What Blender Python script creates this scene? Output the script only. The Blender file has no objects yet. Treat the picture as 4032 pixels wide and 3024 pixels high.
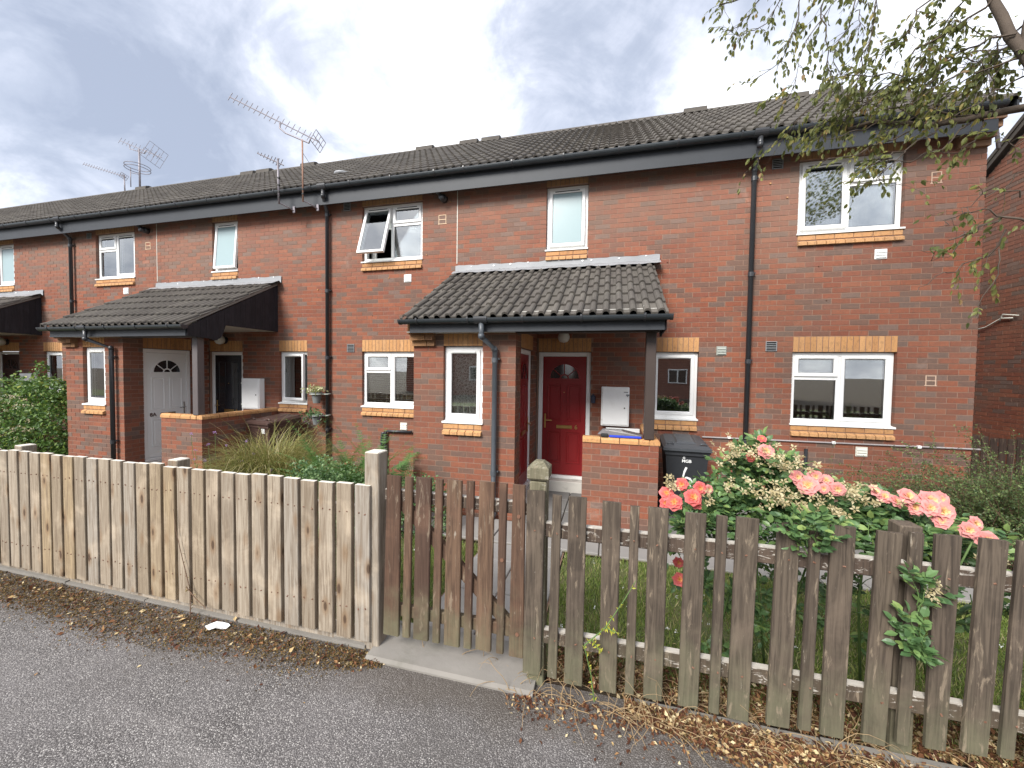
import bpy, math, random
import numpy as np
from mathutils import Vector, Matrix, Euler

# ------------------------------------------------------------------ camera, light, exposure
S = bpy.context.scene
C = S.collection
random.seed(7); RNG = np.random.default_rng(7)
R = math.radians

F_PX, YAW, PIT, ROL = 1514.1, R(-14.254), R(-1.924), R(0.791)
fw = Vector((math.sin(YAW)*math.cos(PIT), math.cos(YAW)*math.cos(PIT), math.sin(PIT)))
rt = Vector((math.cos(YAW), -math.sin(YAW), 0)); up = rt.cross(fw)
r2 = rt*math.cos(ROL) + up*math.sin(ROL); u2 = -rt*math.sin(ROL) + up*math.cos(ROL)
cam = bpy.data.cameras.new('camera'); camo = bpy.data.objects.new('camera', cam); C.objects.link(camo)
cam.sensor_width = 36; cam.lens = 36*F_PX/4032; cam.clip_start = .05; cam.clip_end = 800
m = Matrix((( r2.x, u2.x, -fw.x, -4.676), (r2.y, u2.y, -fw.y, -6.360), (r2.z, u2.z, -fw.z, 1.773), (0, 0, 0, 1)))
camo.matrix_world = m
S.camera = camo
CAMP = Vector((-4.676, -6.360, 1.773))

S.view_settings.view_transform = 'Standard'
S.view_settings.look = 'None'
S.view_settings.gamma = 1
S.view_settings.use_curve_mapping = False
S.view_settings.exposure = 1.78

SUN_EL, SUN_ROT = R(38), R(203)      # high behind thin cloud
w = bpy.data.worlds.new('World'); S.world = w; w.use_nodes = True
nt = w.node_tree; nt.nodes.clear()
def N(t, ty, **k):
    n = t.nodes.new(ty)
    for a, v in k.items():
        if a.startswith('i_'): n.inputs[a[2:].replace('_', ' ')].default_value = v
        else: setattr(n, a, v)
    return n
def ramp(t, stops, interp='LINEAR'):
    n = t.nodes.new('ShaderNodeValToRGB'); e = n.color_ramp.elements; n.color_ramp.interpolation = interp
    while len(e) < len(stops): e.new(.5)
    for i, (p, c) in enumerate(stops):
        e[i].position = p; e[i].color = (c[0], c[1], c[2], 1) if not isinstance(c, (int, float)) else (c, c, c, 1)
    return n
def math_n(t, op, a, b=None, clamp=False):
    n = t.nodes.new('ShaderNodeMath'); n.operation = op; n.use_clamp = clamp
    for i, v in enumerate((a, b)):
        if v is None: continue
        if isinstance(v, (int, float)): n.inputs[i].default_value = v
        else: t.links.new(v, n.inputs[i])
    return n.outputs[0]
L = nt.links
sky = N(nt, 'ShaderNodeTexSky', sky_type='NISHITA'); sky.sun_disc = False
sky.sun_elevation = SUN_EL; sky.sun_rotation = SUN_ROT
bg1 = N(nt, 'ShaderNodeBackground'); bg1.inputs[1].default_value = .1; L.new(sky.outputs[0], bg1.inputs[0])
tc = N(nt, 'ShaderNodeTexCoord')
sep = N(nt, 'ShaderNodeSeparateXYZ'); L.new(tc.outputs['Generated'], sep.inputs[0])
zz = math_n(nt, 'ADD', math_n(nt, 'ABSOLUTE', sep.outputs[2]), .85)
dv = N(nt, 'ShaderNodeVectorMath', operation='DIVIDE'); cz = N(nt, 'ShaderNodeCombineXYZ')
for i in range(3): L.new(zz, cz.inputs[i])
L.new(tc.outputs['Generated'], dv.inputs[0]); L.new(cz.outputs[0], dv.inputs[1])
def noise(t, vec, scale, detail=4, rough=.55, dist=0, off=(0, 0, 0), sc3=None):
    mp = N(t, 'ShaderNodeMapping'); mp.inputs['Location'].default_value = off
    if sc3: mp.inputs['Scale'].default_value = sc3
    t.links.new(vec, mp.inputs[0])
    n = N(t, 'ShaderNodeTexNoise'); n.inputs['Scale'].default_value = scale; n.inputs['Detail'].default_value = detail
    n.inputs['Roughness'].default_value = rough; n.inputs['Distortion'].default_value = dist
    t.links.new(mp.outputs[0], n.inputs['Vector']); return n.outputs['Fac']
n1 = noise(nt, dv.outputs[0], 2.6, 7, .62, .35, (3.1, 1.7, 0))
n2 = noise(nt, dv.outputs[0], 8.0, 8, .6, .5, (7.3, .4, 2))
def blob(d, size, amt):       # where the bright gaps and dark banks of this sky are
    v = N(nt, 'ShaderNodeVectorMath', operation='DOT_PRODUCT'); L.new(tc.outputs['Generated'], v.inputs[0])
    v.inputs[1].default_value = Vector(d).normalized()
    mr = N(nt, 'ShaderNodeMapRange', interpolation_type='SMOOTHSTEP'); L.new(v.outputs['Value'], mr.inputs[0])
    mr.inputs[1].default_value = math.cos(R(size)); mr.inputs[2].default_value = 1
    mr.inputs[3].default_value = 0; mr.inputs[4].default_value = amt
    return mr.outputs[0]
val = math_n(nt, 'ADD', math_n(nt, 'ADD', math_n(nt, 'MULTIPLY', n1, 1.75), -.62), math_n(nt, 'MULTIPLY', n2, 1.30))
for b in (
    ((-.47, .66, .59), 18, .22), ((-.62, .655, .43), 11, .08), ((.20, .807, .47), 11, .17), ((-.32, .79, .52), 13, .14),
    ((-.80, .42, .43), 25, -.20), ((-.68, .51, .53), 13, -.10), ((.04, .78, .62), 18, -.24), ((-.12, .82, .56), 9, -.06),
    ((-.885, .40, .236), 9, .14), ((.75, .6, .45), 25, -.08), ((0, -.1, 1), 60, .10)):
    val = math_n(nt, 'ADD', val, blob(*b))
cl = ramp(nt, [(.22, (.235, .265, .335)), (.36, (.30, .33, .40)), (.48, (.39, .415, .485)), (.58, (.52, .545, .61)), (.68, (.70, .72, .77)), (.78, (.88, .89, .915)), (.92, (1.03, 1.03, 1.04))])
L.new(math_n(nt, 'MULTIPLY', val, .66), cl.inputs[0])
bg2 = N(nt, 'ShaderNodeBackground'); L.new(cl.outputs[0], bg2.inputs[0]); bg2.inputs[1].default_value = .61
mx = N(nt, 'ShaderNodeMixShader'); mx.inputs[0].default_value = .93
L.new(bg1.outputs[0], mx.inputs[1]); L.new(bg2.outputs[0], mx.inputs[2])
wo = N(nt, 'ShaderNodeOutputWorld'); L.new(mx.outputs[0], wo.inputs[0])

sl = bpy.data.lights.new('sun', 'SUN'); so = bpy.data.objects.new('sun', sl); C.objects.link(so)
sl.energy = 1.75; sl.angle = R(24); sl.color = (1, .965, .91)
az = SUN_ROT  # sky texture: rotation measured from +Y towards +X
sd = Vector((math.sin(az)*math.cos(SUN_EL), math.cos(az)*math.cos(SUN_EL), math.sin(SUN_EL)))
so.rotation_euler = sd.to_track_quat('Z', 'Y').to_euler(); so.location = (0, -20, 20)

# ------------------------------------------------------------------ helpers
def tag(o, label=None, cat=None, group=None, kind=None):
    if label: o['label'] = label
    if cat: o['category'] = cat
    if group: o['group'] = group
    if kind: o['kind'] = kind
    return o
def empty(name, loc=(0, 0, 0), parent=None, **k):
    o = bpy.data.objects.new(name, None); C.objects.link(o); o.location = loc; o.empty_display_size = .1
    if parent: o.parent = parent
    return tag(o, **k)
def link(name, me, parent=None, loc=(0, 0, 0), rot=None, **k):
    o = bpy.data.objects.new(name, me); C.objects.link(o); o.location = loc
    if rot: o.rotation_euler = rot
    if parent: o.parent = parent
    return tag(o, **k)

class MB:
    def __init__(s): s.v = []; s.f = []; s.m = []; s.a = []
    def add(s, vs, fs, mi=0, a=0.):
        b = len(s.v); s.v += [tuple(v) for v in vs]; s.f += [tuple(b+i for i in f) for f in fs]
        s.m += [mi]*len(fs); s.a += [a]*len(fs); return s
    def box(s, x0, x1, y0, y1, z0, z1, mi=0, a=0.):
        vs = [(x0,y0,z0),(x1,y0,z0),(x1,y1,z0),(x0,y1,z0),(x0,y0,z1),(x1,y0,z1),(x1,y1,z1),(x0,y1,z1)]
        return s.add(vs, [(3,2,1,0),(4,5,6,7),(0,1,5,4),(1,2,6,5),(2,3,7,6),(3,0,4,7)], mi, a)
    def cbox(s, x0, x1, y0, y1, z0, z1, c=.004, mi=0):     # box with chamfered edges
        b = [(x0,x1,1),(y0,y1,1),(z0,z1,1)]
        vs = []; idx = {}
        for sx in (0, 1):
            for sy in (0, 1):
                for sz in (0, 1):
                    X, Y, Z = (x0, x1)[sx], (y0, y1)[sy], (z0, z1)[sz]
                    dx, dy, dz = (c, -c)[sx], (c, -c)[sy], (c, -c)[sz]
                    for ax, p in enumerate(((X, Y+dy, Z+dz), (X+dx, Y, Z+dz), (X+dx, Y+dy, Z))):
                        idx[(sx, sy, sz, ax)] = len(vs); vs.append(p)
        I = idx; fs = []
        for k in (0, 1):
            f = [I[(k,0,0,0)], I[(k,1,0,0)], I[(k,1,1,0)], I[(k,0,1,0)]]; fs.append(f if k else f[::-1])
            f = [I[(0,k,0,1)], I[(1,k,0,1)], I[(1,k,1,1)], I[(0,k,1,1)]]; fs.append(f[::-1] if k else f)
            f = [I[(0,0,k,2)], I[(1,0,k,2)], I[(1,1,k,2)], I[(0,1,k,2)]]; fs.append(f if k else f[::-1])
        for a in (0, 1):
            for b2 in (0, 1):
                fs.append([I[(a,b2,0,0)], I[(a,b2,1,0)], I[(a,b2,1,1)], I[(a,b2,0,1)]])
                fs.append([I[(a,0,b2,0)], I[(a,1,b2,0)], I[(a,1,b2,2)], I[(a,0,b2,2)]])
                fs.append([I[(0,a,b2,1)], I[(1,a,b2,1)], I[(1,a,b2,2)], I[(0,a,b2,2)]])
                for c2 in (0, 1): pass
        for sx in (0, 1):
            for sy in (0, 1):
                for sz in (0, 1): fs.append([I[(sx,sy,sz,0)], I[(sx,sy,sz,1)], I[(sx,sy,sz,2)]])
        return s.add(vs, fs, mi)
    def tube(s, pts, r, n=8, mi=0, caps=True, a=0.):
        pts = [Vector(p) for p in pts]; rr = r if isinstance(r, (list, tuple)) else [r]*len(pts)
        b = len(s.v); up0 = None
        for i, p in enumerate(pts):
            d = (pts[min(i+1, len(pts)-1)] - pts[max(i-1, 0)]).normalized()
            if up0 is None:
                up0 = Vector((0, 0, 1)) if abs(d.z) < .9 else Vector((1, 0, 0))
            x = d.cross(up0).normalized(); y = x.cross(d).normalized(); up0 = y
            for k in range(n):
                t = 2*math.pi*k/n; s.v.append(tuple(p + x*math.cos(t)*rr[i] + y*math.sin(t)*rr[i]))
        nf = 0
        for i in range(len(pts)-1):
            for k in range(n):
                s.f.append((b+i*n+k, b+i*n+(k+1) % n, b+(i+1)*n+(k+1) % n, b+(i+1)*n+k)); nf += 1
        if caps:
            s.f.append(tuple(b+k for k in range(n))[::-1]); s.f.append(tuple(b+(len(pts)-1)*n+k for k in range(n))); nf += 2
        s.m += [mi]*nf; s.a += [a]*nf; return s
    def prism(s, poly, axis, a0, a1, mi=0):   # poly in the two other axes; counter-clockwise seen from +axis for x,z
        n = len(poly)
        def P(u, v, t): return (t, u, v) if axis == 0 else ((u, t, v) if axis == 1 else (u, v, t))
        vs = [P(u, v, a0) for u, v in poly] + [P(u, v, a1) for u, v in poly]
        fs = [tuple(range(n))[::-1], tuple(range(n, 2*n))] + [(i, (i+1) % n, n+(i+1) % n, n+i) for i in range(n)]
        return s.add(vs, fs, mi)
    def lathe(s, prof, c=(0, 0, 0), n=16, mi=0):    # profile (r,z)
        b = len(s.v)
        for r, z in prof:
            for k in range(n):
                t = 2*math.pi*k/n; s.v.append((c[0]+r*math.cos(t), c[1]+r*math.sin(t), c[2]+z))
        nf = 0
        for i in range(len(prof)-1):
            for k in range(n):
                s.f.append((b+i*n+k, b+i*n+(k+1) % n, b+(i+1)*n+(k+1) % n, b+(i+1)*n+k)); nf += 1
        s.m += [mi]*nf; s.a += [0.]*nf; return s
    def mesh(s, name, mats, smooth=False, fix=True):
        me = bpy.data.meshes.new(name); me.from_pydata(s.v, [], s.f)
        for mt in (mats if isinstance(mats, (list, tuple)) else [mats]): me.materials.append(mt)
        me.polygons.foreach_set('material_index', s.m)
        if any(s.a):
            at = me.attributes.new('bc', 'FLOAT', 'FACE'); at.data.foreach_set('value', s.a)
        if fix:
            import bmesh
            bm = bmesh.new(); bm.from_mesh(me); bmesh.ops.recalc_face_normals(bm, faces=bm.faces); bm.to_mesh(me); bm.free()
        if smooth: me.polygons.foreach_set('use_smooth', [True]*len(me.polygons))
        me.update(); return me
    def build(s, name, mats, parent=None, smooth=False, loc=(0, 0, 0), rot=None, fix=True, **k):
        return link(name, s.mesh(name, mats, smooth, fix), parent, loc, rot, **k)

def bigmesh(name, V, Fq, mats, attr=None, smooth=False, nper=4, mi=None):
    """V (n,3) float, Fq (m,nper) int"""
    me = bpy.data.meshes.new(name); V = np.ascontiguousarray(V, dtype=np.float32); Fq = np.ascontiguousarray(Fq, dtype=np.int32)
    me.vertices.add(len(V)); me.vertices.foreach_set('co', V.ravel())
    me.loops.add(Fq.size); me.loops.foreach_set('vertex_index', Fq.ravel())
    me.polygons.add(len(Fq)); me.polygons.foreach_set('loop_start', np.arange(0, Fq.size, nper, dtype=np.int32))
    me.polygons.foreach_set('loop_total', np.full(len(Fq), nper, dtype=np.int32))
    for mt in (mats if isinstance(mats, (list, tuple)) else [mats]): me.materials.append(mt)
    if mi is not None: me.polygons.foreach_set('material_index', np.asarray(mi, dtype=np.int32))
    me.polygons.foreach_set('use_smooth', np.full(len(Fq), bool(smooth)))
    me.update(calc_edges=True)
    if attr is not None:
        at = me.attributes.new('bc', 'FLOAT', 'FACE'); at.data.foreach_set('value', np.ascontiguousarray(attr, dtype=np.float32))
    return me
def scatter(tv, tf, pos, X, Y, Z, attr=None):
    """template verts (k,3), faces (m,3|4); pos (n,3), axis vectors (n,3) already scaled"""
    tv = np.asarray(tv, float); tf = np.asarray(tf, int); n = len(pos)
    V = pos[:, None, :] + tv[None, :, 0:1]*X[:, None, :] + tv[None, :, 1:2]*Y[:, None, :] + tv[None, :, 2:3]*Z[:, None, :]
    Fq = tf[None] + (np.arange(n)*len(tv))[:, None, None]
    at = None if attr is None else np.repeat(attr, len(tf))
    return V.reshape(-1, 3), Fq.reshape(-1, tf.shape[1]), at
def frames(n, dirs=None, nrm=None):
    d = RNG.normal(size=(n, 3)) if dirs is None else dirs
    d = d/np.linalg.norm(d, axis=1, keepdims=True)
    q = RNG.normal(size=(n, 3)) if nrm is None else nrm
    y = np.cross(q, d); y /= np.linalg.norm(y, axis=1, keepdims=True)+1e-9
    return d, y, np.cross(d, y)
# leaf: along +x, width y, fold in z
LEAF_V = [(0,0,0),(.3,.26,.06),(.3,-.26,.06),(.65,.24,.03),(.65,-.24,.03),(1,0,-.10),(.3,0,0),(.65,0,-.02)]
LEAF_F = [(0,6,1,1),(0,2,6,6),(6,7,3,1),(6,2,4,7),(7,5,3,3),(7,4,5,5)]
LEAF4_V = [(0,0,0),(.45,.3,.07),(1,0,-.06),(.45,-.3,.07)]
LEAF4_F = [(0,3,2,1)]
def leaves(name, pos, L0, L1, mat, parent, dirs=None, nrm=None, wid=1., simple=False, attr=None, **k):
    n = len(pos); d, y, z = frames(n, dirs, nrm); Ls = RNG.uniform(L0, L1, n)[:, None]
    a = RNG.uniform(.01, 1, n) if attr is None else attr
    if simple: V, Fq, at = scatter(LEAF4_V, LEAF4_F, pos, d*Ls, y*Ls*wid, z*Ls, a); npf = 4
    else:
        tf = []
        for f in LEAF_F:
            u = list(dict.fromkeys(f)); tf += [u] if len(u) == 3 else [[u[0], u[1], u[2]], [u[0], u[2], u[3]]]
        V, Fq, at = scatter(LEAF_V, tf, pos, d*Ls, y*Ls*wid, z*Ls, a); npf = 3
    return link(name, bigmesh(name, V, Fq, mat, at, nper=npf), parent, **k)

# ------------------------------------------------------------------ materials
def mat(name):
    mt = bpy.data.materials.new(name); mt.use_nodes = True; t = mt.node_tree; t.nodes.clear()
    o = N(t, 'ShaderNodeOutputMaterial'); p = N(t, 'ShaderNodeBsdfPrincipled'); t.links.new(p.outputs[0], o.inputs[0])
    return mt, t, p, o
def mixc(t, fac, a, b, mode='MIX'):
    n = t.nodes.new('ShaderNodeMix'); n.data_type = 'RGBA'; n.blend_type = mode
    for sock, v in ((n.inputs[0], fac), (n.inputs[6], a), (n.inputs[7], b)):
        if isinstance(v, (int, float)): sock.default_value = v
        elif isinstance(v, tuple): sock.default_value = (*v, 1)
        else: t.links.new(v, sock)
    return n.outputs[2]
def bump(t, p, h, strength=.3, dist=.01):
    b = N(t, 'ShaderNodeBump'); b.inputs['Strength'].default_value = strength; b.inputs['Distance'].default_value = dist
    t.links.new(h, b.inputs['Height']); t.links.new(b.outputs[0], p.inputs['Normal'])
def geo(t): return N(t, 'ShaderNodeNewGeometry').outputs['Position']
def objco(t, rnd=True):
    c = N(t, 'ShaderNodeTexCoord').outputs['Object']
    if not rnd: return c
    oi = N(t, 'ShaderNodeObjectInfo'); v = N(t, 'ShaderNodeVectorMath', operation='ADD')
    s = math_n(t, 'MULTIPLY', oi.outputs['Random'], 57.3); cb = N(t, 'ShaderNodeCombineXYZ')
    for i in range(3): t.links.new(s, cb.inputs[i])
    t.links.new(c, v.inputs[0]); t.links.new(cb.outputs[0], v.inputs[1]); return v.outputs[0]
def thr(t, v, a, b): 
    n = N(t, 'ShaderNodeMapRange', interpolation_type='SMOOTHSTEP'); n.inputs[1].default_value = a; n.inputs[2].default_value = b
    t.links.new(v, n.inputs[0]); return n.outputs[0]
def simple(name, col, rough=.6, var=.12, scale=8, metal=0, spec=.4, bmp=0, dirt=0, dirtcol=(.1, .09, .07)):
    mt, t, p, o = mat(name); g = geo(t); n = noise(t, g, scale, 5, .6)
    c = mixc(t, n, tuple(x*(1-var) for x in col), tuple(min(1, x*(1+var)) for x in col))
    if dirt:
        d = noise(t, g, scale*.6, 7, .7, .4, (4, 2, 9)); c = mixc(t, math_n(t, 'MULTIPLY', thr(t, d, .52, .72), dirt), c, dirtcol)
    t.links.new(c, p.inputs['Base Color']); p.inputs['Roughness'].default_value = rough; p.inputs['Metallic'].default_value = metal
    p.inputs['Specular IOR Level'].default_value = spec
    if bmp: bump(t, p, noise(t, g, scale*8, 4, .7), bmp, .004)
    return mt

def brick_mat(name, stops, grime=.3):
    mt, t, p, o = mat(name); g = geo(t)
    at = N(t, 'ShaderNodeAttribute', attribute_name='bc').outputs['Fac']
    oi = N(t, 'ShaderNodeObjectInfo').outputs['Random']
    base = ramp(t, stops); t.links.new(at, base.inputs[0])
    # long streaks and kiss marks across a brick
    s1 = noise(t, g, 1, 4, .65, .2, (0, 0, 0), (30, 30, 16)); s2 = noise(t, g, 190, 3, .6)
    c = mixc(t, math_n(t, 'MULTIPLY', thr(t, s1, .48, .68), .6), base.outputs[0], mixc(t, .6, base.outputs[0], (.115, .075, .058)))
    c = mixc(t, math_n(t, 'MULTIPLY', thr(t, s1, .50, .30), .25), c, mixc(t, .5, c, (.50, .22, .12)))
    c = mixc(t, math_n(t, 'MULTIPLY', thr(t, s2, .30, .72), .32), c, (.07, .045, .035), 'MIX')
    st = noise(t, g, .9, 6, .62, .3, (2, 5, 1)); c = mixc(t, math_n(t, 'MULTIPLY', thr(t, st, .42, .7), grime), c, (.16, .115, .085))
    vs_ = noise(t, g, 1, 5, .65, .2, (4, 4, 4), (7, 7, .55)); c = mixc(t, math_n(t, 'MULTIPLY', thr(t, vs_, .55, .72), .35), c, (.12, .082, .062))
    bl_ = noise(t, g, 1.7, 6, .7, .5, (8, 1, 3)); c = mixc(t, math_n(t, 'MULTIPLY', thr(t, bl_, .60, .74), .22), c, (.48, .36, .30))
    # height-related weathering: paler, dustier bricks high up, like the photo's upper storey
    sz = N(t, 'ShaderNodeSeparateXYZ'); t.links.new(g, sz.inputs[0])
    hi = thr(t, math_n(t, 'ADD', sz.outputs[2], math_n(t, 'MULTIPLY', st, 1.2)), 3.6, 5.2)
    c = mixc(t, math_n(t, 'MULTIPLY', hi, .20), c, (.36, .25, .20))
    t.links.new(c, p.inputs['Base Color']); p.inputs['Roughness'].default_value = .88; p.inputs['Specular IOR Level'].default_value = .25
    bump(t, p, math_n(t, 'ADD', s2, math_n(t, 'MULTIPLY', s1, 1.2)), .55, .004)
    return mt
M = {}
M['brick'] = brick_mat('red_brick', [(.0, (.265, .086, .047)), (.18, (.218, .070, .042)), (.36, (.290, .098, .054)), (.52, (.218, .074, .048)), (.62, (.200, .084, .058)),
                                     (.72, (.165, .088, .066)), (.86, (.135, .090, .074)), (1., (.195, .130, .108))])
M['buff'] = brick_mat('buff_brick', [(0, (.56, .29, .115)), (.5, (.62, .34, .15)), (1, (.50, .25, .10))], .16)
M['buffdark'] = brick_mat('brown_brick', [(0, (.26, .13, .06)), (.5, (.32, .17, .08)), (1, (.22, .12, .065))], .3)
M['mortar'] = simple('mortar', (.255, .160, .118), .95, .22, 5, bmp=.5, dirt=.35, dirtcol=(.17, .12, .09))
M['fascia'] = simple('fascia_grey', (.031, .035, .042), .55, .15, 3, bmp=.12)
M['gutter'] = simple('gutter_black', (.030, .036, .042), .33, .3, 4, spec=.5, dirt=.5, dirtcol=(.06, .07, .072))
M['pipe'] = simple('pipe_black', (.034, .036, .041), .36, .25, 6, spec=.5, dirt=.35, dirtcol=(.05, .05, .052))
M['pipegrey'] = simple('pipe_grey', (.070, .080, .092), .42, .2, 6, spec=.45, dirt=.3, dirtcol=(.11, .11, .11))
M['upvc'] = simple('white_frame', (.80, .80, .79), .32, .03, 3, spec=.5, dirt=.12, dirtcol=(.55, .52, .46))
M['upvcs'] = simple('white_sill', (.82, .82, .80), .4, .04, 4, spec=.4, dirt=.2, dirtcol=(.5, .47, .4))
M['gasket'] = simple('black_rubber', (.02, .02, .02), .6, .1)
M['reddoor'] = simple('red_door', (.22, .010, .012), .33, .12, 2, spec=.5)
M['whitedoor'] = simple('white_door', (.78, .79, .78), .38, .03, 2, spec=.45)
M['blackdoor'] = simple('black_door', (.012, .015, .020), .22, .1, 2, spec=.6)
M['browndoor'] = simple('brown_door', (.045, .022, .018), .4, .2, 2)
M['brass'] = simple('brass', (.62, .44, .17), .28, .15, 20, metal=1)
M['chrome'] = simple('chrome', (.65, .64, .62), .22, .1, 20, metal=1)
M['darkmetal'] = simple('dark_bronze', (.10, .06, .05), .45, .2, 20, metal=.7)
M['lead'] = simple('lead_flashing', (.25, .258, .27), .5, .2, 2.2, metal=.0, spec=.5, bmp=.25, dirt=.6, dirtcol=(.38, .39, .39))
M['white'] = simple('white_plastic', (.84, .85, .84), .4, .04, 3, dirt=.25, dirtcol=(.55, .54, .5))
M['cream'] = simple('cream_plastic', (.62, .61, .54), .45, .05, 8, dirt=.3, dirtcol=(.35, .34, .3))
M['ventgrey'] = simple('grey_vent', (.27, .28, .29), .5, .1, 8)
M['ventgreen'] = simple('grey_green_vent', (.30, .32, .29), .5, .1, 8)
M['hole'] = simple('dark_hole', (.006, .006, .006), .9, 0)
M['postbrown'] = simple('painted_post', (.050, .036, .031), .45, .12, 5)
M['postgrey'] = simple('grey_post', (.10, .085, .085), .5, .12, 5)
M['soffit'] = simple('soffit_board', (.48, .47, .44), .6, .06, 3)
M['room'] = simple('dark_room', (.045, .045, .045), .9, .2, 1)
M['globe'] = simple('opal_globe', (.62, .62, .58), .3, .03)
M['alu'] = simple('grey_aluminium', (.24, .22, .24), .45, .25, 12, metal=.3, dirt=.4, dirtcol=(.2, .13, .1))
M['rust'] = simple('rusty_pole', (.30, .17, .12), .75, .35, 9, dirt=.7, dirtcol=(.38, .33, .30))
M['concrete'] = simple('worn_concrete', (.21, .195, .175), .92, .22, 3, bmp=.5, dirt=.55, dirtcol=(.13, .125, .10))
M['slab'] = simple('path_slab', (.25, .238, .225), .9, .18, 2.6, bmp=.4, dirt=.5, dirtcol=(.2, .19, .16))
M['slabdark'] = simple('porch_slab', (.16, .155, .15), .9, .2, 3, bmp=.4, dirt=.4, dirtcol=(.10, .095, .085))
M['step'] = simple('painted_step', (.50, .48, .44), .85, .2, 6, bmp=.4, dirt=.8, dirtcol=(.2, .19, .17))
M['binblack'] = simple('black_bin_plastic', (.022, .024, .028), .5, .3, 30, spec=.4, bmp=.1)
M['binlid'] = simple('grey_bin_lid', (.050, .055, .062), .42, .3, 8, spec=.5, dirt=.6, dirtcol=(.10, .105, .11))
M['binbrown'] = simple('brown_bin_plastic', (.065, .038, .032), .4, .2, 8, spec=.5, dirt=.4, dirtcol=(.14, .11, .10))
M['paint'] = simple('white_paint', (.75, .76, .76), .6, .1, 30)
M['blue'] = simple('blue_plastic', (.03, .06, .48), .4, .2, 6)
M['clear'] = simple('smoky_plastic', (.11, .10, .10), .25, .4, 9, spec=.6)
M['dropping'] = simple('bird_dropping', (.70, .69, .64), .8, .2, 40)
M['stem'] = simple('brown_stem', (.14, .085, .055), .85, .3, 20)
M['greenstem'] = simple('green_stem', (.10, .17, .05), .7, .3, 20)
M['bark'] = simple('bark', (.085, .065, .050), .9, .35, 14, bmp=.8)
M['pot'] = simple('grey_pot', (.16, .17, .17), .6, .1, 10)
M['nail'] = simple('rusty_nail', (.16, .08, .05), .7, .3, 40)

def tile_mat():
    mt, t, p, o = mat('concrete_tile'); g = geo(t)
    at = N(t, 'ShaderNodeAttribute', attribute_name='bc').outputs['Fac']
    base = ramp(t, [(0, (.070, .062, .055)), (.4, (.100, .089, .080)), (.7, (.084, .074, .066)), (1, (.130, .116, .102))]); t.links.new(at, base.inputs[0])
    a = noise(t, g, 3, 6, .65); b = noise(t, g, 60, 4, .7); cc = noise(t, g, 22, 5, .7, .5, (9, 9, 1))
    c = mixc(t, thr(t, a, .35, .7), base.outputs[0], mixc(t, .3, base.outputs[0], (.16, .15, .125)))
    c = mixc(t, math_n(t, 'MULTIPLY', thr(t, cc, .60, .68), .55), c, (.20, .195, .155))
    c = mixc(t, math_n(t, 'MULTIPLY', thr(t, cc, .36, .30), .6), c, (.045, .040, .036))
    c = mixc(t, math_n(t, 'MULTIPLY', b, .3), c, (.06, .055, .05))
    t.links.new(c, p.inputs['Base Color']); p.inputs['Roughness'].default_value = .88; p.inputs['Specular IOR Level'].default_value = .25
    bump(t, p, math_n(t, 'ADD', b, cc), .4, .004); return mt
M['tile'] = tile_mat()

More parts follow.
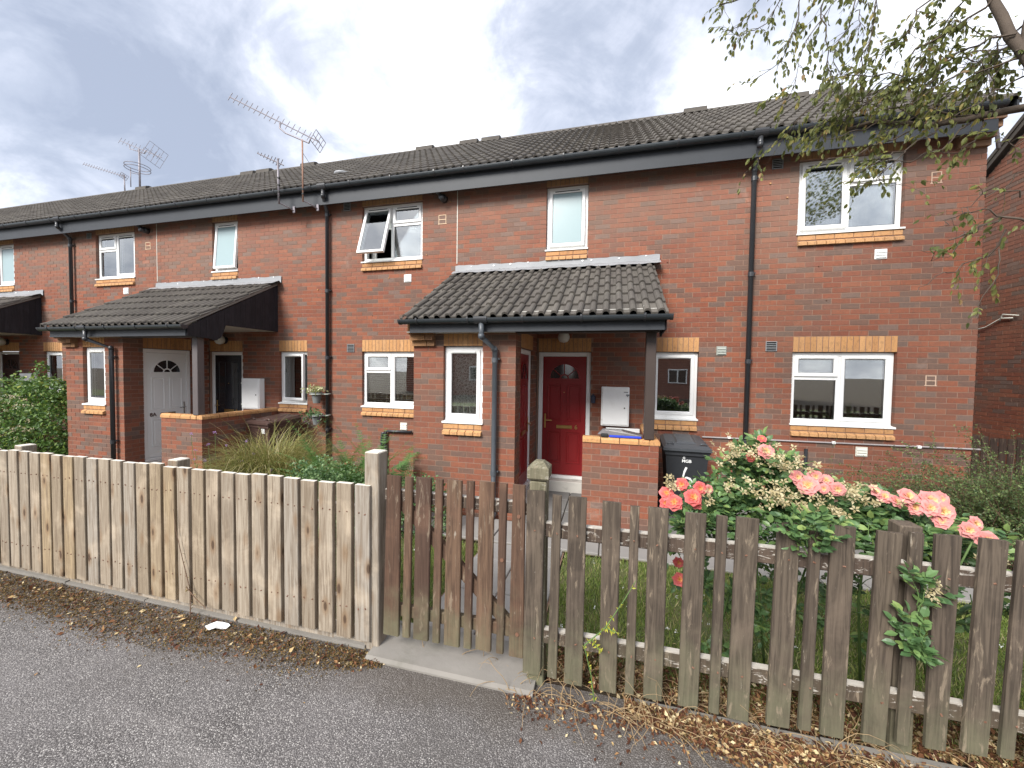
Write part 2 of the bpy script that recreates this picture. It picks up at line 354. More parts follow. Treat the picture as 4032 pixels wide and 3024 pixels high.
def wood(name, cols, stain, knots=True, algae=0, white=0, scale=1., pale_top=None):
    mt, t, p, o = mat(name); c0 = objco(t); g = geo(t)
    oi = N(t, 'ShaderNodeObjectInfo').outputs['Random']
    gr = noise(t, c0, 1*scale, 5, .6, 1.6, (0, 0, 0), (42, 42, 2.2)); fi = noise(t, c0, 1*scale, 4, .7, .3, (3, 1, 5), (190, 190, 5))
    base = ramp(t, cols); t.links.new(oi, base.inputs[0])
    c = mixc(t, thr(t, gr, .35, .68), base.outputs[0], mixc(t, .78, base.outputs[0], stain))
    c = mixc(t, math_n(t, 'MULTIPLY', fi, .55), c, mixc(t, .6, c, tuple(x*.35 for x in stain)))
    bl = noise(t, c0, 3.1*scale, 5, .6, .4, (7, 7, 7)); c = mixc(t, math_n(t, 'MULTIPLY', thr(t, bl, .5, .7), .55), c, mixc(t, .55, c, tuple(min(1, x*1.9) for x in cols[0][1])))
    if knots:
        v = N(t, 'ShaderNodeTexVoronoi'); mp = N(t, 'ShaderNodeMapping'); mp.inputs['Scale'].default_value = (8.5, 8.5, 3.4)
        t.links.new(c0, mp.inputs[0]); t.links.new(mp.outputs[0], v.inputs['Vector']); v.inputs['Scale'].default_value = 1
        kd = v.outputs['Distance']; c = mixc(t, math_n(t, 'MULTIPLY', thr(t, kd, .34, .12), .6), c, (.19, .115, .06))
        c = mixc(t, math_n(t, 'MULTIPLY', thr(t, kd, .15, .08), .85), c, (.06, .035, .022))
    sz = N(t, 'ShaderNodeSeparateXYZ'); t.links.new(g, sz.inputs[0])
    if algae:
        an = noise(t, g, 5, 5, .65, .3); h = math_n(t, 'ADD', sz.outputs[2], math_n(t, 'MULTIPLY', an, .9))
        c = mixc(t, math_n(t, 'MULTIPLY', thr(t, h, .95, .30), algae), c, (.150, .150, .090))
        # peeled patches showing pale raw wood, streaked along the grain
        pe = noise(t, c0, 1, 6, .7, .6, (5, 2, 8), (26, 26, 4.5)); c = mixc(t, math_n(t, 'MULTIPLY', thr(t, pe, .57, .67), .6), c, (.27, .215, .155))
        pg = noise(t, c0, 1, 6, .7, .6, (15, 2, 3), (30, 30, 7)); c = mixc(t, math_n(t, 'MULTIPLY', thr(t, pg, .65, .72), .55), c, (.38, .34, .28))
    if white:
        wn = noise(t, c0, 1, 6, .75, .8, (1, 12, 3), (14, 40, 40)); c = mixc(t, math_n(t, 'MULTIPLY', thr(t, wn, .56, .63), white), c, (.50, .47, .42))
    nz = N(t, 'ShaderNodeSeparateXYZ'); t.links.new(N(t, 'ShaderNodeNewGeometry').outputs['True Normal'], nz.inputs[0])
    if pale_top: c = mixc(t, math_n(t, 'MULTIPLY', thr(t, nz.outputs[2], .5, .9), .85), c, pale_top)  # up-facing faces paler; on the new pickets this paints in sky light
    t.links.new(c, p.inputs['Base Color']); p.inputs['Roughness'].default_value = .82; p.inputs['Specular IOR Level'].default_value = .3
    bump(t, p, math_n(t, 'ADD', gr, math_n(t, 'MULTIPLY', fi, .7)), .5, .004); return mt
M['newwood'] = wood('new_softwood', [(0, (.335, .275, .205)), (.3, (.40, .34, .265)), (.5, (.29, .245, .19)), (.7, (.42, .31, .175)), (.8, (.34, .295, .235)), (1, (.37, .335, .29))], (.165, .120, .080), pale_top=(.66, .62, .55))  # picket tops: brightness from the sky put into the colour
M['gatewood'] = wood('worn_stained_wood', [(0, (.105, .058, .038)), (.5, (.16, .098, .062)), (1, (.085, .050, .036))], (.055, .032, .022), False, .75)
M['oldwood'] = wood('old_stained_wood', [(0, (.105, .080, .060)), (.5, (.135, .106, .078)), (1, (.088, .068, .052))], (.036, .027, .021), False, .60)
M['oldrail'] = wood('flaking_rail', [(0, (.10, .072, .052)), (1, (.085, .06, .045))], (.045, .032, .024), False, .3, .75, pale_top=(.50, .47, .42))
M['postold'] = wood('lichened_post', [(0, (.20, .18, .12)), (1, (.24, .21, .15))], (.08, .075, .045), False, .6, .4)
M['clad'] = wood('dark_stained_board', [(0, (.020, .018, .022)), (1, (.032, .028, .033))], (.012, .010, .012), False, 0)
M['darkfence'] = wood('dark_fence_board', [(0, (.045, .028, .022)), (1, (.07, .045, .035))], (.02, .015, .012), False, .2)

def asphalt():
    mt, t, p, o = mat('asphalt'); g = geo(t)
    v = N(t, 'ShaderNodeTexVoronoi'); v.inputs['Scale'].default_value = 150; t.links.new(g, v.inputs['Vector'])
    v2 = N(t, 'ShaderNodeTexVoronoi'); v2.inputs['Scale'].default_value = 85; t.links.new(g, v2.inputs['Vector'])
    st = ramp(t, [(0, (.085, .078, .074)), (.35, (.145, .135, .130)), (.6, (.22, .206, .198)), (.85, (.32, .30, .29)), (1, (.56, .54, .51))])
    sp = N(t, 'ShaderNodeSeparateColor'); t.links.new(v.outputs['Color'], sp.inputs[0]); t.links.new(sp.outputs[0], st.inputs[0])
    c = mixc(t, thr(t, v.outputs['Distance'], .35, .62), st.outputs[0], (.05, .046, .045))
    sp2 = N(t, 'ShaderNodeSeparateColor'); t.links.new(v2.outputs['Color'], sp2.inputs[0])
    c = mixc(t, math_n(t, 'MULTIPLY', thr(t, sp2.outputs[1], .86, .96), thr(t, v2.outputs['Distance'], .42, .25)), c, (.36, .34, .32))
    big = noise(t, g, 1.1, 6, .6, .3); c = mixc(t, math_n(t, 'MULTIPLY', thr(t, big, .3, .75), .45), c, (.23, .215, .215))
    pt = noise(t, g, .45, 5, .6, .6, (11, 3, 0)); c = mixc(t, math_n(t, 'MULTIPLY', thr(t, pt, .50, .66), .30), c, (.12, .110, .105))
    pd = noise(t, g, 1.9, 6, .7, .6, (1, 7, 0)); c = mixc(t, math_n(t, 'MULTIPLY', thr(t, pd, .54, .66), .28), c, (.10, .092, .086))
    wl = noise(t, g, 1, 4, .6, .3, (2, 9, 0), (.25, 2.2, 1)); c = mixc(t, math_n(t, 'MULTIPLY', thr(t, wl, .52, .68), .32), c, (.33, .31, .30))
    ms = noise(t, g, 2.6, 6, .7, .4, (4, 4, 4)); sy = N(t, 'ShaderNodeSeparateXYZ'); t.links.new(g, sy.inputs[0])
    edge = thr(t, math_n(t, 'ADD', sy.outputs[1], math_n(t, 'MULTIPLY', ms, .5)), -4.42, -4.08)
    c = mixc(t, math_n(t, 'MULTIPLY', edge, .55), c, (.075, .060, .045))
    t.links.new(c, p.inputs['Base Color']); p.inputs['Roughness'].default_value = .85; p.inputs['Specular IOR Level'].default_value = .35
    bump(t, p, math_n(t, 'SUBTRACT', 1, v.outputs['Distance']), .75, .006); return mt
M['asphalt'] = asphalt()
def soil():
    mt, t, p, o = mat('garden_soil'); g = geo(t); a = noise(t, g, 3, 7, .7); b = noise(t, g, 45, 5, .7)
    c = mixc(t, thr(t, a, .4, .65), (.075, .050, .034), (.13, .105, .055)); c = mixc(t, thr(t, b, .4, .7), c, (.05, .035, .025))
    t.links.new(c, p.inputs['Base Color']); p.inputs['Roughness'].default_value = .95; bump(t, p, b, .8, .02); return mt
M['soil'] = soil()
def turf():
    mt, t, p, o = mat('turf'); g = geo(t); a = noise(t, g, 2.4, 7, .7); b = noise(t, g, 90, 5, .7)
    c = mixc(t, thr(t, a, .4, .62), (.13, .17, .05), (.24, .21, .09)); c = mixc(t, b, c, (.045, .06, .02))
    t.links.new(c, p.inputs['Base Color']); p.inputs['Roughness'].default_value = .95; bump(t, p, b, .8, .02); return mt
M['turf'] = turf()

def foliage(name, stops, trans=.35, rough=.45, spec=.4):
    mt, t, p, o = mat(name); at = N(t, 'ShaderNodeAttribute', attribute_name='bc').outputs['Fac']
    r = ramp(t, stops); t.links.new(at, r.inputs[0])
    c = mixc(t, math_n(t, 'MULTIPLY', noise(t, geo(t), 6, 3), .4), r.outputs[0], mixc(t, .5, r.outputs[0], (.03, .04, .015)))
    t.links.new(c, p.inputs['Base Color']); p.inputs['Roughness'].default_value = rough; p.inputs['Specular IOR Level'].default_value = spec
    tr = N(t, 'ShaderNodeBsdfTranslucent'); t.links.new(c, tr.inputs[0]); ms = N(t, 'ShaderNodeMixShader'); ms.inputs[0].default_value = trans
    t.links.new(p.outputs[0], ms.inputs[1]); t.links.new(tr.outputs[0], ms.inputs[2]); t.links.new(ms.outputs[0], o.inputs[0]); return mt
M['rose_leaf'] = foliage('rose_leaf', [(0, (.065, .135, .055)), (.5, (.125, .235, .085)), (.85, (.19, .31, .105)), (1, (.30, .40, .12))], .32, .42, .5)
M['tree_leaf'] = foliage('tree_leaf', [(0, (.11, .135, .045)), (.5, (.18, .205, .065)), (.85, (.27, .285, .085)), (.94, (.40, .36, .10)), (1, (.34, .20, .10))], .55)
M['hedge_leaf'] = foliage('small_hedge_leaf', [(0, (.05, .085, .032)), (.6, (.11, .165, .055)), (1, (.24, .31, .11))], .3)
M['bush_leaf'] = foliage('bush_leaf', [(0, (.045, .10, .025)), (.5, (.095, .185, .04)), (.9, (.19, .30, .065)), (1, (.38, .42, .08))], .38)
M['fern'] = foliage('fern_leaf', [(0, (.08, .17, .045)), (.6, (.13, .26, .07)), (1, (.20, .34, .09))], .4)
M['cover'] = foliage('ground_cover_leaf', [(0, (.06, .13, .05)), (.6, (.12, .21, .08)), (1, (.20, .29, .12))], .3)
M['yellow'] = foliage('yellow_leaf', [(0, (.38, .40, .05)), (1, (.62, .58, .08))], .3)
M['blade'] = foliage('ornamental_grass', [(0, (.11, .165, .04)), (.35, (.21, .235, .065)), (.65, (.33, .30, .10)), (.85, (.38, .31, .14)), (1, (.60, .54, .35))], .35)
M['grass'] = foliage('lawn_blade', [(0, (.13, .20, .045)), (.6, (.23, .32, .07)), (.85, (.36, .39, .12)), (1, (.58, .50, .28))], .35)
M['petal'] = foliage('rose_petal', [(0, (.90, .58, .12)), (.3, (.90, .46, .18)), (.5, (.86, .24, .20)), (.75, (.76, .16, .16)), (1, (.82, .30, .29))], .35, .6, .2)
M['petalp'] = foliage('pink_rose_petal', [(0, (.90, .66, .24)), (.35, (.90, .62, .34)), (.52, (.87, .44, .38)), (.75, (.80, .32, .31)), (1, (.86, .47, .45))], .35, .6, .2)
M['petaly'] = foliage('fading_petal', [(0, (.85, .70, .25)), (1, (.88, .66, .38))], .35, .7, .2)
M['spent'] = foliage('spent_bloom', [(0, (.30, .24, .12)), (.5, (.50, .42, .24)), (1, (.66, .58, .38))], .3, .8, .2)
M['litter'] = foliage('dry_litter', [(0, (.06, .022, .016)), (.4, (.13, .050, .028)), (.68, (.26, .12, .055)), (.84, (.55, .38, .18)), (1, (.80, .68, .42))], .2, .8, .2)
M['moss'] = foliage('moss_litter', [(0, (.065, .045, .022)), (.4, (.14, .088, .034)), (.65, (.19, .14, .052)), (.92, (.22, .085, .045)), (1, (.55, .46, .32))], .1, .9, .2)
M['dry'] = foliage('dry_weed', [(0, (.30, .22, .11)), (1, (.50, .40, .22))], .2, .8, .2)
M['lilac'] = foliage('lilac_flower', [(0, (.45, .25, .62)), (1, (.62, .42, .75))], .3, .7, .2)
M['blossom'] = foliage('cream_blossom', [(0, (.70, .45, .42)), (.5, (.72, .66, .42)), (1, (.80, .76, .62))], .3, .7, .2)
M['varieg'] = foliage('variegated_leaf', [(0, (.20, .28, .07)), (.5, (.55, .55, .28)), (1, (.78, .76, .52))], .3)

def glass(name, refl=1.75, tint=(.86, .89, .88), rough=0.):
    mt, t, p, o = mat(name); t.nodes.remove(p)
    fr = N(t, 'ShaderNodeFresnel'); fr.inputs[0].default_value = refl
    gl = N(t, 'ShaderNodeBsdfGlossy'); gl.inputs['Roughness'].default_value = rough; gl.inputs[0].default_value = (.95, .97, .98, 1)
    tr = N(t, 'ShaderNodeBsdfTransparent'); tr.inputs[0].default_value = (*tint, 1)
    ms = N(t, 'ShaderNodeMixShader'); t.links.new(math_n(t, 'ADD', fr.outputs[0], .19), ms.inputs[0])
    t.links.new(tr.outputs[0], ms.inputs[1]); t.links.new(gl.outputs[0], ms.inputs[2]); t.links.new(ms.outputs[0], o.inputs[0])
    b = N(t, 'ShaderNodeBump'); b.inputs['Strength'].default_value = .03; b.inputs['Distance'].default_value = .02
    t.links.new(noise(t, geo(t), 1.6, 2), b.inputs['Height']); t.links.new(b.outputs[0], gl.inputs['Normal']); return mt
M['glass'] = glass('window_glass')
M['frost'] = simple('frosted_glass', (.27, .36, .375), .22, .06, 1.5, spec=.8, bmp=.05)
M['frostw'] = simple('net_backed_glass', (.55, .57, .55), .18, .1, 2, spec=.8)
def lace(name, dens=.5, col=(.92, .92, .90)):
    mt, t, p, o = mat(name); c0 = N(t, 'ShaderNodeTexCoord').outputs['Object']
    v = N(t, 'ShaderNodeTexVoronoi'); v.feature = 'DISTANCE_TO_EDGE'; v.inputs['Scale'].default_value = 24; t.links.new(c0, v.inputs['Vector'])
    v3 = N(t, 'ShaderNodeTexVoronoi'); v3.inputs['Scale'].default_value = 9; v3.inputs['Randomness'].default_value = .35; t.links.new(c0, v3.inputs['Vector'])
    wv = N(t, 'ShaderNodeMath'); wv.operation = 'SINE'; t.links.new(math_n(t, 'MULTIPLY', v3.outputs['Distance'], 55), wv.inputs[0])
    a = math_n(t, 'MAXIMUM', thr(t, v.outputs['Distance'], .16, .06), thr(t, wv.outputs[0], .1, .5))
    a = math_n(t, 'MULTIPLY', math_n(t, 'ADD', math_n(t, 'MULTIPLY', a, .70), .26), 1., True)
    p.inputs['Base Color'].default_value = (*col, 1); p.inputs['Roughness'].default_value = .9
    tr = N(t, 'ShaderNodeBsdfTransparent'); ms = N(t, 'ShaderNodeMixShader'); t.links.new(a, ms.inputs[0])
    t.links.new(tr.outputs[0], ms.inputs[1]); t.links.new(p.outputs[0], ms.inputs[2]); t.links.new(ms.outputs[0], o.inputs[0]); return mt
M['lace'] = lace('lace_net'); 
M['blind'] = simple('blind_slat', (.42, .42, .40), .5, .08, 4)
M['blinddark'] = simple('dark_blind_slat', (.10, .10, .10), .5, .1, 4)
M['blindgrey'] = simple('grey_blind', (.22, .235, .235), .6, .1, 4)
M['curtain'] = simple('pale_curtain', (.50, .50, .49), .9, .15, 3)

# ------------------------------------------------------------------ setting: ground
def gh(y):      # ground falls from the lane to the house fronts
    if y < -4.15: return -.075
    if y > -1.6: return -.205
    return -.075 + (y+4.15)/2.55*-.13
def sheet(name, x0, x1, ys, mt, dz=0., nx=1, jit=0, **k):
    b = MB(); 
    for i in range(nx+1):
        for y in ys: b.v.append((x0+(x1-x0)*i/nx, y, gh(y)+dz+(random.uniform(-jit, jit) if jit else 0)))
    n = len(ys)
    for i in range(nx):
        for j in range(n-1): b.f.append((i*n+j, (i+1)*n+j, (i+1)*n+j+1, i*n+j+1)); b.m.append(0); b.a.append(0)
    return b.build(name, mt, **k)
YS = [-60, -4.15, -3.7, -3.2, -2.7, -2.2, -1.6, 0]
sheet('ground', -300, 300, [-300]+YS[:1]+YS[1:]+[12, 300], M['soil'], -.03, kind='structure')
sheet('road', -120, 120, [-13, -4.155], M['asphalt'], .006, kind='structure')
sheet('lawn', -5.10, 2.0, [-4.1, -3.7, -3.2, -2.7, -2.3], M['turf'], .0, kind='structure')
sheet('lawn', -7.0, -6.0, [-4.1, -3.7, -3.2, -2.7, -2.36], M['turf'], .0, kind='structure')
sheet('lawn', -22, -7.05, [-4.1, -3.7, -3.2, -2.7, -2.3], M['turf'], .0, kind='structure')
sheet('far_verge', -120, 120, [-17, -13.0], M['turf'], .02, kind='structure')
# concrete edging along the lane
e = MB(); x = -30.
while x < 6:
    x1 = x+.91
    if x1 < -6.2 or x > -5.05: e.box(x, x1-.008, -4.205, -4.15, -.16, -.052+random.uniform(-.006, .006))
    x = x1
e.box(-6.45, -6.2, -4.2, -4.15, -.16, -.045); e.build('edging_kerb', M['concrete'], kind='structure')
g = MB(); g.prism([(-4.285, -.16), (-4.285, -.058), (-4.265, -.044), (-3.92, -.036), (-3.92, -.16)], 0, -6.14, -5.06); g.build('gate_threshold', M['concrete'], kind='structure')
# path of slabs from gate to house, and paving along the house
pth = sheet('path', -5.99, -5.11, [-3.92, -3.2, -2.7, -2.3], M['mortar'], .012, kind='structure')
slab_cache = {}
def slabs(parent, x0, x1, y0, y1, sx, sy, mt):
    y = y0; r = 0
    while y < y1-.05:
        ye = min(y+sy, y1); x = x0
        while x < x1-.05:
            xe = min(x+sx, x1); wv, dv2 = round(xe-x-.012, 3), round(ye-y-.012, 3)
            key = (wv, dv2, mt.name)
            if key not in slab_cache:
                slab_cache[key] = MB().cbox(-wv/2, wv/2, -dv2/2, dv2/2, -.04, 0, .006).mesh('paving_slab', mt)
            yc = (y+ye)/2; o = link('paving_slab', slab_cache[key], parent, ((x+xe)/2, yc, gh(yc)+.03+random.uniform(-.003, .003)))
            o.rotation_euler = (math.atan((gh(yc+.05)-gh(yc-.05))/.1)+random.uniform(-.006, .006), random.uniform(-.006, .006), random.uniform(-.004, .004))
            x = xe
        y = ye; r += 1
slabs(pth, -5.98, -5.12, -3.92, -2.3, .43, .6, M['slab'])
pav = sheet('pavement', -7.2, 2.1, [-2.28, -1.6, 0.02], M['soil'], .008, kind='structure')
slabs(pav, -7.15, 2.1, -2.26, -1.55, .6, .7, M['slab'])
slabs(pav, -5.85, 2.1, -1.53, -.01, .6, .5, M['slabdark'])
pav2 = sheet('pavement', -13.4, -11.2, [-3.0, -1.6, 0.02], M['soil'], .008, kind='structure')
slabs(pav2, -12.95, -11.3, -3.0, -.01, .6, .6, M['slabdark'])

# ------------------------------------------------------------------ brickwork
W = 7.0875
DEPTH = .1025
class Bricks:
    """collects bricks of one thing; the 300 that show largest become objects, the rest one stuff mesh"""
    def __init__(s): s.b = []
    def add(s, c, w, h, axis, kind='brick', depth=DEPTH, part='brick'):
        s.b.append((c, round(w, 3), round(h, 3), axis, kind, round(depth, 3), part))
cache = {}
def bc_val(kind):
    return random.choice((.02, .10, .18, .27, .36, .45, .52, .60, .66, .74, .80, .88, .96, .05, .14, .32)) if kind == 'brick' else random.choice((.05, .3, .5, .7, .95))
def brick_mesh(w, h, axis, kind, depth, bc):
    key = (w, h, axis, kind, depth, bc)
    if key not in cache:
        b = MB(); hx, hy = (w/2, depth/2) if axis == 0 else (depth/2, w/2)
        b.box(-hx, hx, -hy, hy, -h/2, h/2, 0, bc); cache[key] = b.mesh('brick', M[kind], fix=False)
    return cache[key]
def in_view(c):
    d = Vector(c)-CAMP; k = d.dot(fw)
    if k < .3: return False
    return abs(d.dot(r2)/k) < 1.34 and abs(d.dot(u2)/k) < 1.01
def flush(bk, parent, keep=300, hidden=None):
    def score(r):
        c = r[0]; d = (Vector(c)-CAMP); dist = d.length
        if not in_view(c) or (hidden and hidden(c)): return 1e6+dist
        face = abs(d.y if r[3] == 0 else d.x)/dist
        return dist/math.sqrt(max(face, .05))/math.sqrt(r[1]*r[2])
    core = sorted([r for r in bk.b if r[6] == 'brick'], key=score)
    ind = [r for r in core[:keep] if score(r) < 1e6] + ([r for r in bk.b if r[6] != 'brick'] if keep else [])
    rest = core[len([r for r in core[:keep] if score(r) < 1e6]):] + ([] if keep else [r for r in bk.b if r[6] != 'brick'])
    for c, w_, h_, ax, kind, dp, part in ind:
        o = link(part, brick_mesh(w_, h_, ax, kind, dp, bc_val(kind)), parent, c)
        if part == 'brick': o.location = (c[0]+(0 if ax == 0 else random.uniform(-.0012, .0012)), c[1]+(random.uniform(-.0012, .0012) if ax == 0 else 0), c[2])
    if rest:
        kinds = ['brick', 'buff', 'buffdark']; n = len(rest)
        cen = np.array([r[0] for r in rest]); hw = np.array([r[1]/2 for r in rest]); hd = np.array([r[5]/2 for r in rest])
        ax = np.array([r[3] for r in rest]); hx = np.where(ax == 0, hw, hd); hy = np.where(ax == 0, hd, hw); hz = np.array([r[2]/2 for r in rest])
        sg = np.array([(-1,-1,-1),(1,-1,-1),(1,1,-1),(-1,1,-1),(-1,-1,1),(1,-1,1),(1,1,1),(-1,1,1)], float)
        V = cen[:, None, :] + sg[None]*np.stack([hx, hy, hz], 1)[:, None, :]
        V[:, :, 1] += RNG.uniform(-.0012, .0012, n)[:, None]
        fq = np.array([(3,2,1,0),(4,5,6,7),(0,1,5,4),(1,2,6,5),(2,3,7,6),(3,0,4,7)])
        Fq = fq[None] + (np.arange(n)*8)[:, None, None]
        at = np.repeat([bc_val(r[4]) for r in rest], 6); mi = np.repeat([kinds.index(r[4]) for r in rest], 6)
        link('brickwork', bigmesh('brickwork', V.reshape(-1, 3), Fq.reshape(-1, 4), [M[k] for k in kinds], at, mi=mi), parent, kind='stuff')

def wall(bk, mo, axis, fixed, out, a0, a1, z0, z1, holes=(), s_corner=None, e_corner=None, phase=0., mortar=True, mholes=None):
    """axis 0: runs along x at y=fixed; axis 1: along y at x=fixed. out = -1/+1 outward sign on the other axis.
    s_corner/e_corner: None plain end, 0/1 = rows of that parity give way to the other wall's header."""
    n = int(round((z1-z0)/.075)); base = int(round(z0/.075))
    for k in range(n):
        par = (base+k) % 2; zb = z0+k*.075; zc = zb+.0375
        s0, e0 = a0, a1
        if s_corner is not None and par != s_corner: s0 += .1125
        if e_corner is not None and par != e_corner: e0 -= .1125
        # brick grid
        g0 = (a0 if s_corner is not None else a0+phase) + (.1125 if par else 0)
        if s_corner is not None: g0 = s0
        xs = [s0]; x = g0
        while x <= s0+1e-4: x += .225
        while x < e0-.03: xs.append(x); x += .225
        xs.append(e0)
        for i in range(len(xs)-1):
            segs = [(xs[i], xs[i+1])]
            for (h0, h1, hz0, hz1) in holes:
                if zc > hz0 and zc < hz1:
                    ns = []
                    for (p, q) in segs:
                        if q <= h0+.001 or p >= h1-.001: ns.append((p, q)); continue
                        if p < h0-.001: ns.append((p, h0))
                        if q > h1+.001: ns.append((h1, q))
                    segs = ns
            for p, q in segs:
                if q-p < .035: continue
                pl = 0 if abs(p-s0) < 1e-4 or any(abs(p-h[1]) < 1e-4 for h in holes) else .005
                ql = 0 if abs(q-e0) < 1e-4 or any(abs(q-h[0]) < 1e-4 for h in holes) else .005
                u0, u1 = p+pl, q-ql; cu = (u0+u1)/2; cd = fixed - out*DEPTH/2
                c = (cu, cd, zc) if axis == 0 else (cd, cu, zc)
                bk.add(c, u1-u0, .065, axis)
    if not mortar: return
    holes = mholes if mholes is not None else holes
    us = sorted({a0+.004, a1-.004} | {v for h in holes for v in (h[0]-.004, h[1]+.004) if a0 < v < a1})
    zs = sorted({z0, z1} | {v for h in holes for v in (h[2]-.004, h[3]+.004) if z0 < v < z1})
    fm = fixed - out*.0038; bm_ = fixed - out*(DEPTH-.004)
    def P(u, d, z): return (u, d, z) if axis == 0 else (d, u, z)
    for i in range(len(us)-1):
        for j in range(len(zs)-1):
            cu, cz_ = (us[i]+us[i+1])/2, (zs[j]+zs[j+1])/2
            if any(h[0] < cu < h[1] and h[2] < cz_ < h[3] for h in holes): continue
            if axis == 0: mo.box(us[i], us[i+1], min(fm, bm_), max(fm, bm_), zs[j], zs[j+1])
            else: mo.box(min(fm, bm_), max(fm, bm_), us[i], us[i+1], zs[j], zs[j+1])

def soldiers(bk, axis, fixed, out, a0, a1, z0, kind='buff', h=.225):
    n = int(round((a1-a0)/.075)); p = (a1-a0)/n
    for i in range(n):
        cu = a0+(i+.5)*p; cd = fixed-out*(DEPTH/2-.001)
        bk.add((cu, cd, z0+.1125) if axis == 0 else (cd, cu, z0+.1125), p-.010, .215, axis, kind, part='lintel_brick')
sill_cache = {}
def sills(bk, parent, axis, fixed, out, a0, a1, z0, individual=True, stuffmb=None):
    # stretcher course then a projecting sloped header course
    x = a0
    while x < a1-.03:
        q = min(x+.225, a1); cd = fixed-out*(DEPTH/2-.006)
        bk.add(((x+q)/2, cd, z0+.075+.0375) if axis == 0 else (cd, (x+q)/2, z0+.1125), q-x-.01, .060, axis, 'buff', part='sill_brick'); x = q
    n = int(round((a1-a0)/.1125)); p = (a1-a0)/n
    key = round(p, 4)
    if key not in sill_cache:
        b = MB(); hw = p/2-.005
        b.prism([(-.045, -.034), (.05, -.034), (.05, .036), (.012, .036), (-.045, .008)], 0, -hw, hw)
        b.a = [.5]*len(b.a); sill_cache[key] = b.mesh('sill_brick', M['buff'])
    for i in range(n):
        c = (a0+(i+.5)*p, fixed, z0+.036)
        o = link('sill_brick', sill_cache[key], parent, c, (random.uniform(-.01, .01), random.uniform(-.012, .012), 0))

# ------------------------------------------------------------------ windows and doors
def ring(b, x0, x1, z0, z1, w_, yf, yb, bev=.012, mi=0):
    o = [(x0, z0), (x1, z0), (x1, z1), (x0, z1)]; 
    L1 = [(x0+w_-bev, z0+w_-bev), (x1-w_+bev, z0+w_-bev), (x1-w_+bev, z1-w_+bev), (x0+w_-bev, z1-w_+bev)]
    L2 = [(x0+w_, z0+w_), (x1-w_, z0+w_), (x1-w_, z1-w_), (x0+w_, z1-w_)]
    oo = [(x0+.004, z0+.004), (x1-.004, z0+.004), (x1-.004, z1-.004), (x0+.004, z1-.004)]
    loops = [[(x, yb, z) for x, z in o], [(x, yf+.004, z) for x, z in o], [(x, yf, z) for x, z in oo], [(x, yf, z) for x, z in L1], [(x, yf+bev, z) for x, z in L2], [(x, yb, z) for x, z in L2]]
    vs = [p for l in loops for p in l]; fs = []
    for i in range(5):
        for k in range(4): fs.append((i*4+k, i*4+(k+1) % 4, (i+1)*4+(k+1) % 4, (i+1)*4+k))
    for k in range(4): fs.append((20+k, 20+(k+1) % 4, (k+1) % 4, k))
    b.add(vs, fs, mi)
def pane(win, x0, x1, z0, z1, y, mt):
    b = MB(); b.box(x0, x1, y, y+.018, z0, z1); return b.build('pane', mt, win)
def casement(win, x0, x1, z0, z1, y, glassm, vent='dark', openx=0, side=0, handle=False):
    """sash with its pane; openx>0 = top hung and pushed out, side>0 = hung on the left and swung out"""
    b = MB(); hinge = (0, 0, 0)
    Z1 = z1-z0; X1 = x1-x0
    # local frame: origin at hinge
    if side: ox, oz = x0, z0; lx0, lx1, lz0, lz1 = 0, X1, 0, Z1
    else: ox, oz = x0, z1; lx0, lx1, lz0, lz1 = 0, X1, -Z1, 0
    ring(b, lx0, lx1, lz0, lz1, .052, 0, .05)
    rot = (-openx, 0, 0) if not side else (0, 0, -side)
    s = b.build('sash', M['upvc'], win, loc=(ox, y, oz), rot=rot)
    R_ = Euler(rot).to_matrix().to_4x4(); T = Matrix.Translation((ox, y, oz)) @ R_
    gb = MB(); gb.box(lx0+.046, lx1-.046, .016, .034, lz0+.046, lz1-.046); go = gb.build('pane', glassm, win); go.matrix_local = T
    gk = MB(); ring(gk, lx0+.050, lx1-.050, lz0+.050, lz1-.050, .006, .012, .02, .001); ko = gk.build('gasket', M['gasket'], win); ko.matrix_local = T
    if vent:
        vb = MB(); cx = (lx0+lx1)/2; hw = min(.20, (lx1-lx0)*.36)
        if vent == 'dark': vb.box(cx-hw, cx+hw, -.006, .002, lz1-.034, lz1-.022)
        else: vb.cbox(cx-hw, cx+hw, -.012, .002, lz1-.040, lz1-.018, .003)
        vo = vb.build('trickle_vent', M['gasket'] if vent == 'dark' else M['upvcs'], win); vo.matrix_local = T
    return s
def fixed_pane(win, x0, x1, z0, z1, y, glassm):
    gk = MB(); ring(gk, x0-.004, x1+.004, z0-.004, z1+.004, .008, y-.002, y+.01, .001); gk.build('gasket', M['gasket'], win)
    pane(win, x0, x1, z0, z1, y+.004, glassm)
def slats(win, x0, x1, z0, z1, y, mt, step=.035, tilt=.9):
    b = MB(); z = z0
    while z < z1:
        dy, dz = .0125*math.cos(tilt), .0125*math.sin(tilt)
        b.add([(x0, y-dy, z-dz), (x1, y-dy, z-dz), (x1, y+dy, z+dz), (x0, y+dy, z+dz)], [(0, 1, 2, 3)]); z += step
    return b.build('blind', mt, win)
def curtain(win, x0, x1, z0, z1, y, mt, folds=9, amp=.018, zlow=None):
    b = MB(); n = max(8, folds*6); 
    for i in range(n+1):
        u = i/n; yy = y+amp*math.sin(u*folds*2*math.pi)+amp*.4*math.sin(u*folds*3.3+1)
        zb = z0 if zlow is None else zlow(u)
        b.v += [(x0+(x1-x0)*u, yy, zb), (x0+(x1-x0)*u, yy, z1)]
    for i in range(n): b.f.append((2*i, 2*i+2, 2*i+3, 2*i+1)); b.m.append(0); b.a.append(0)
    return b.build('curtain', mt, win, smooth=True, fix=False)
ROOMS = []
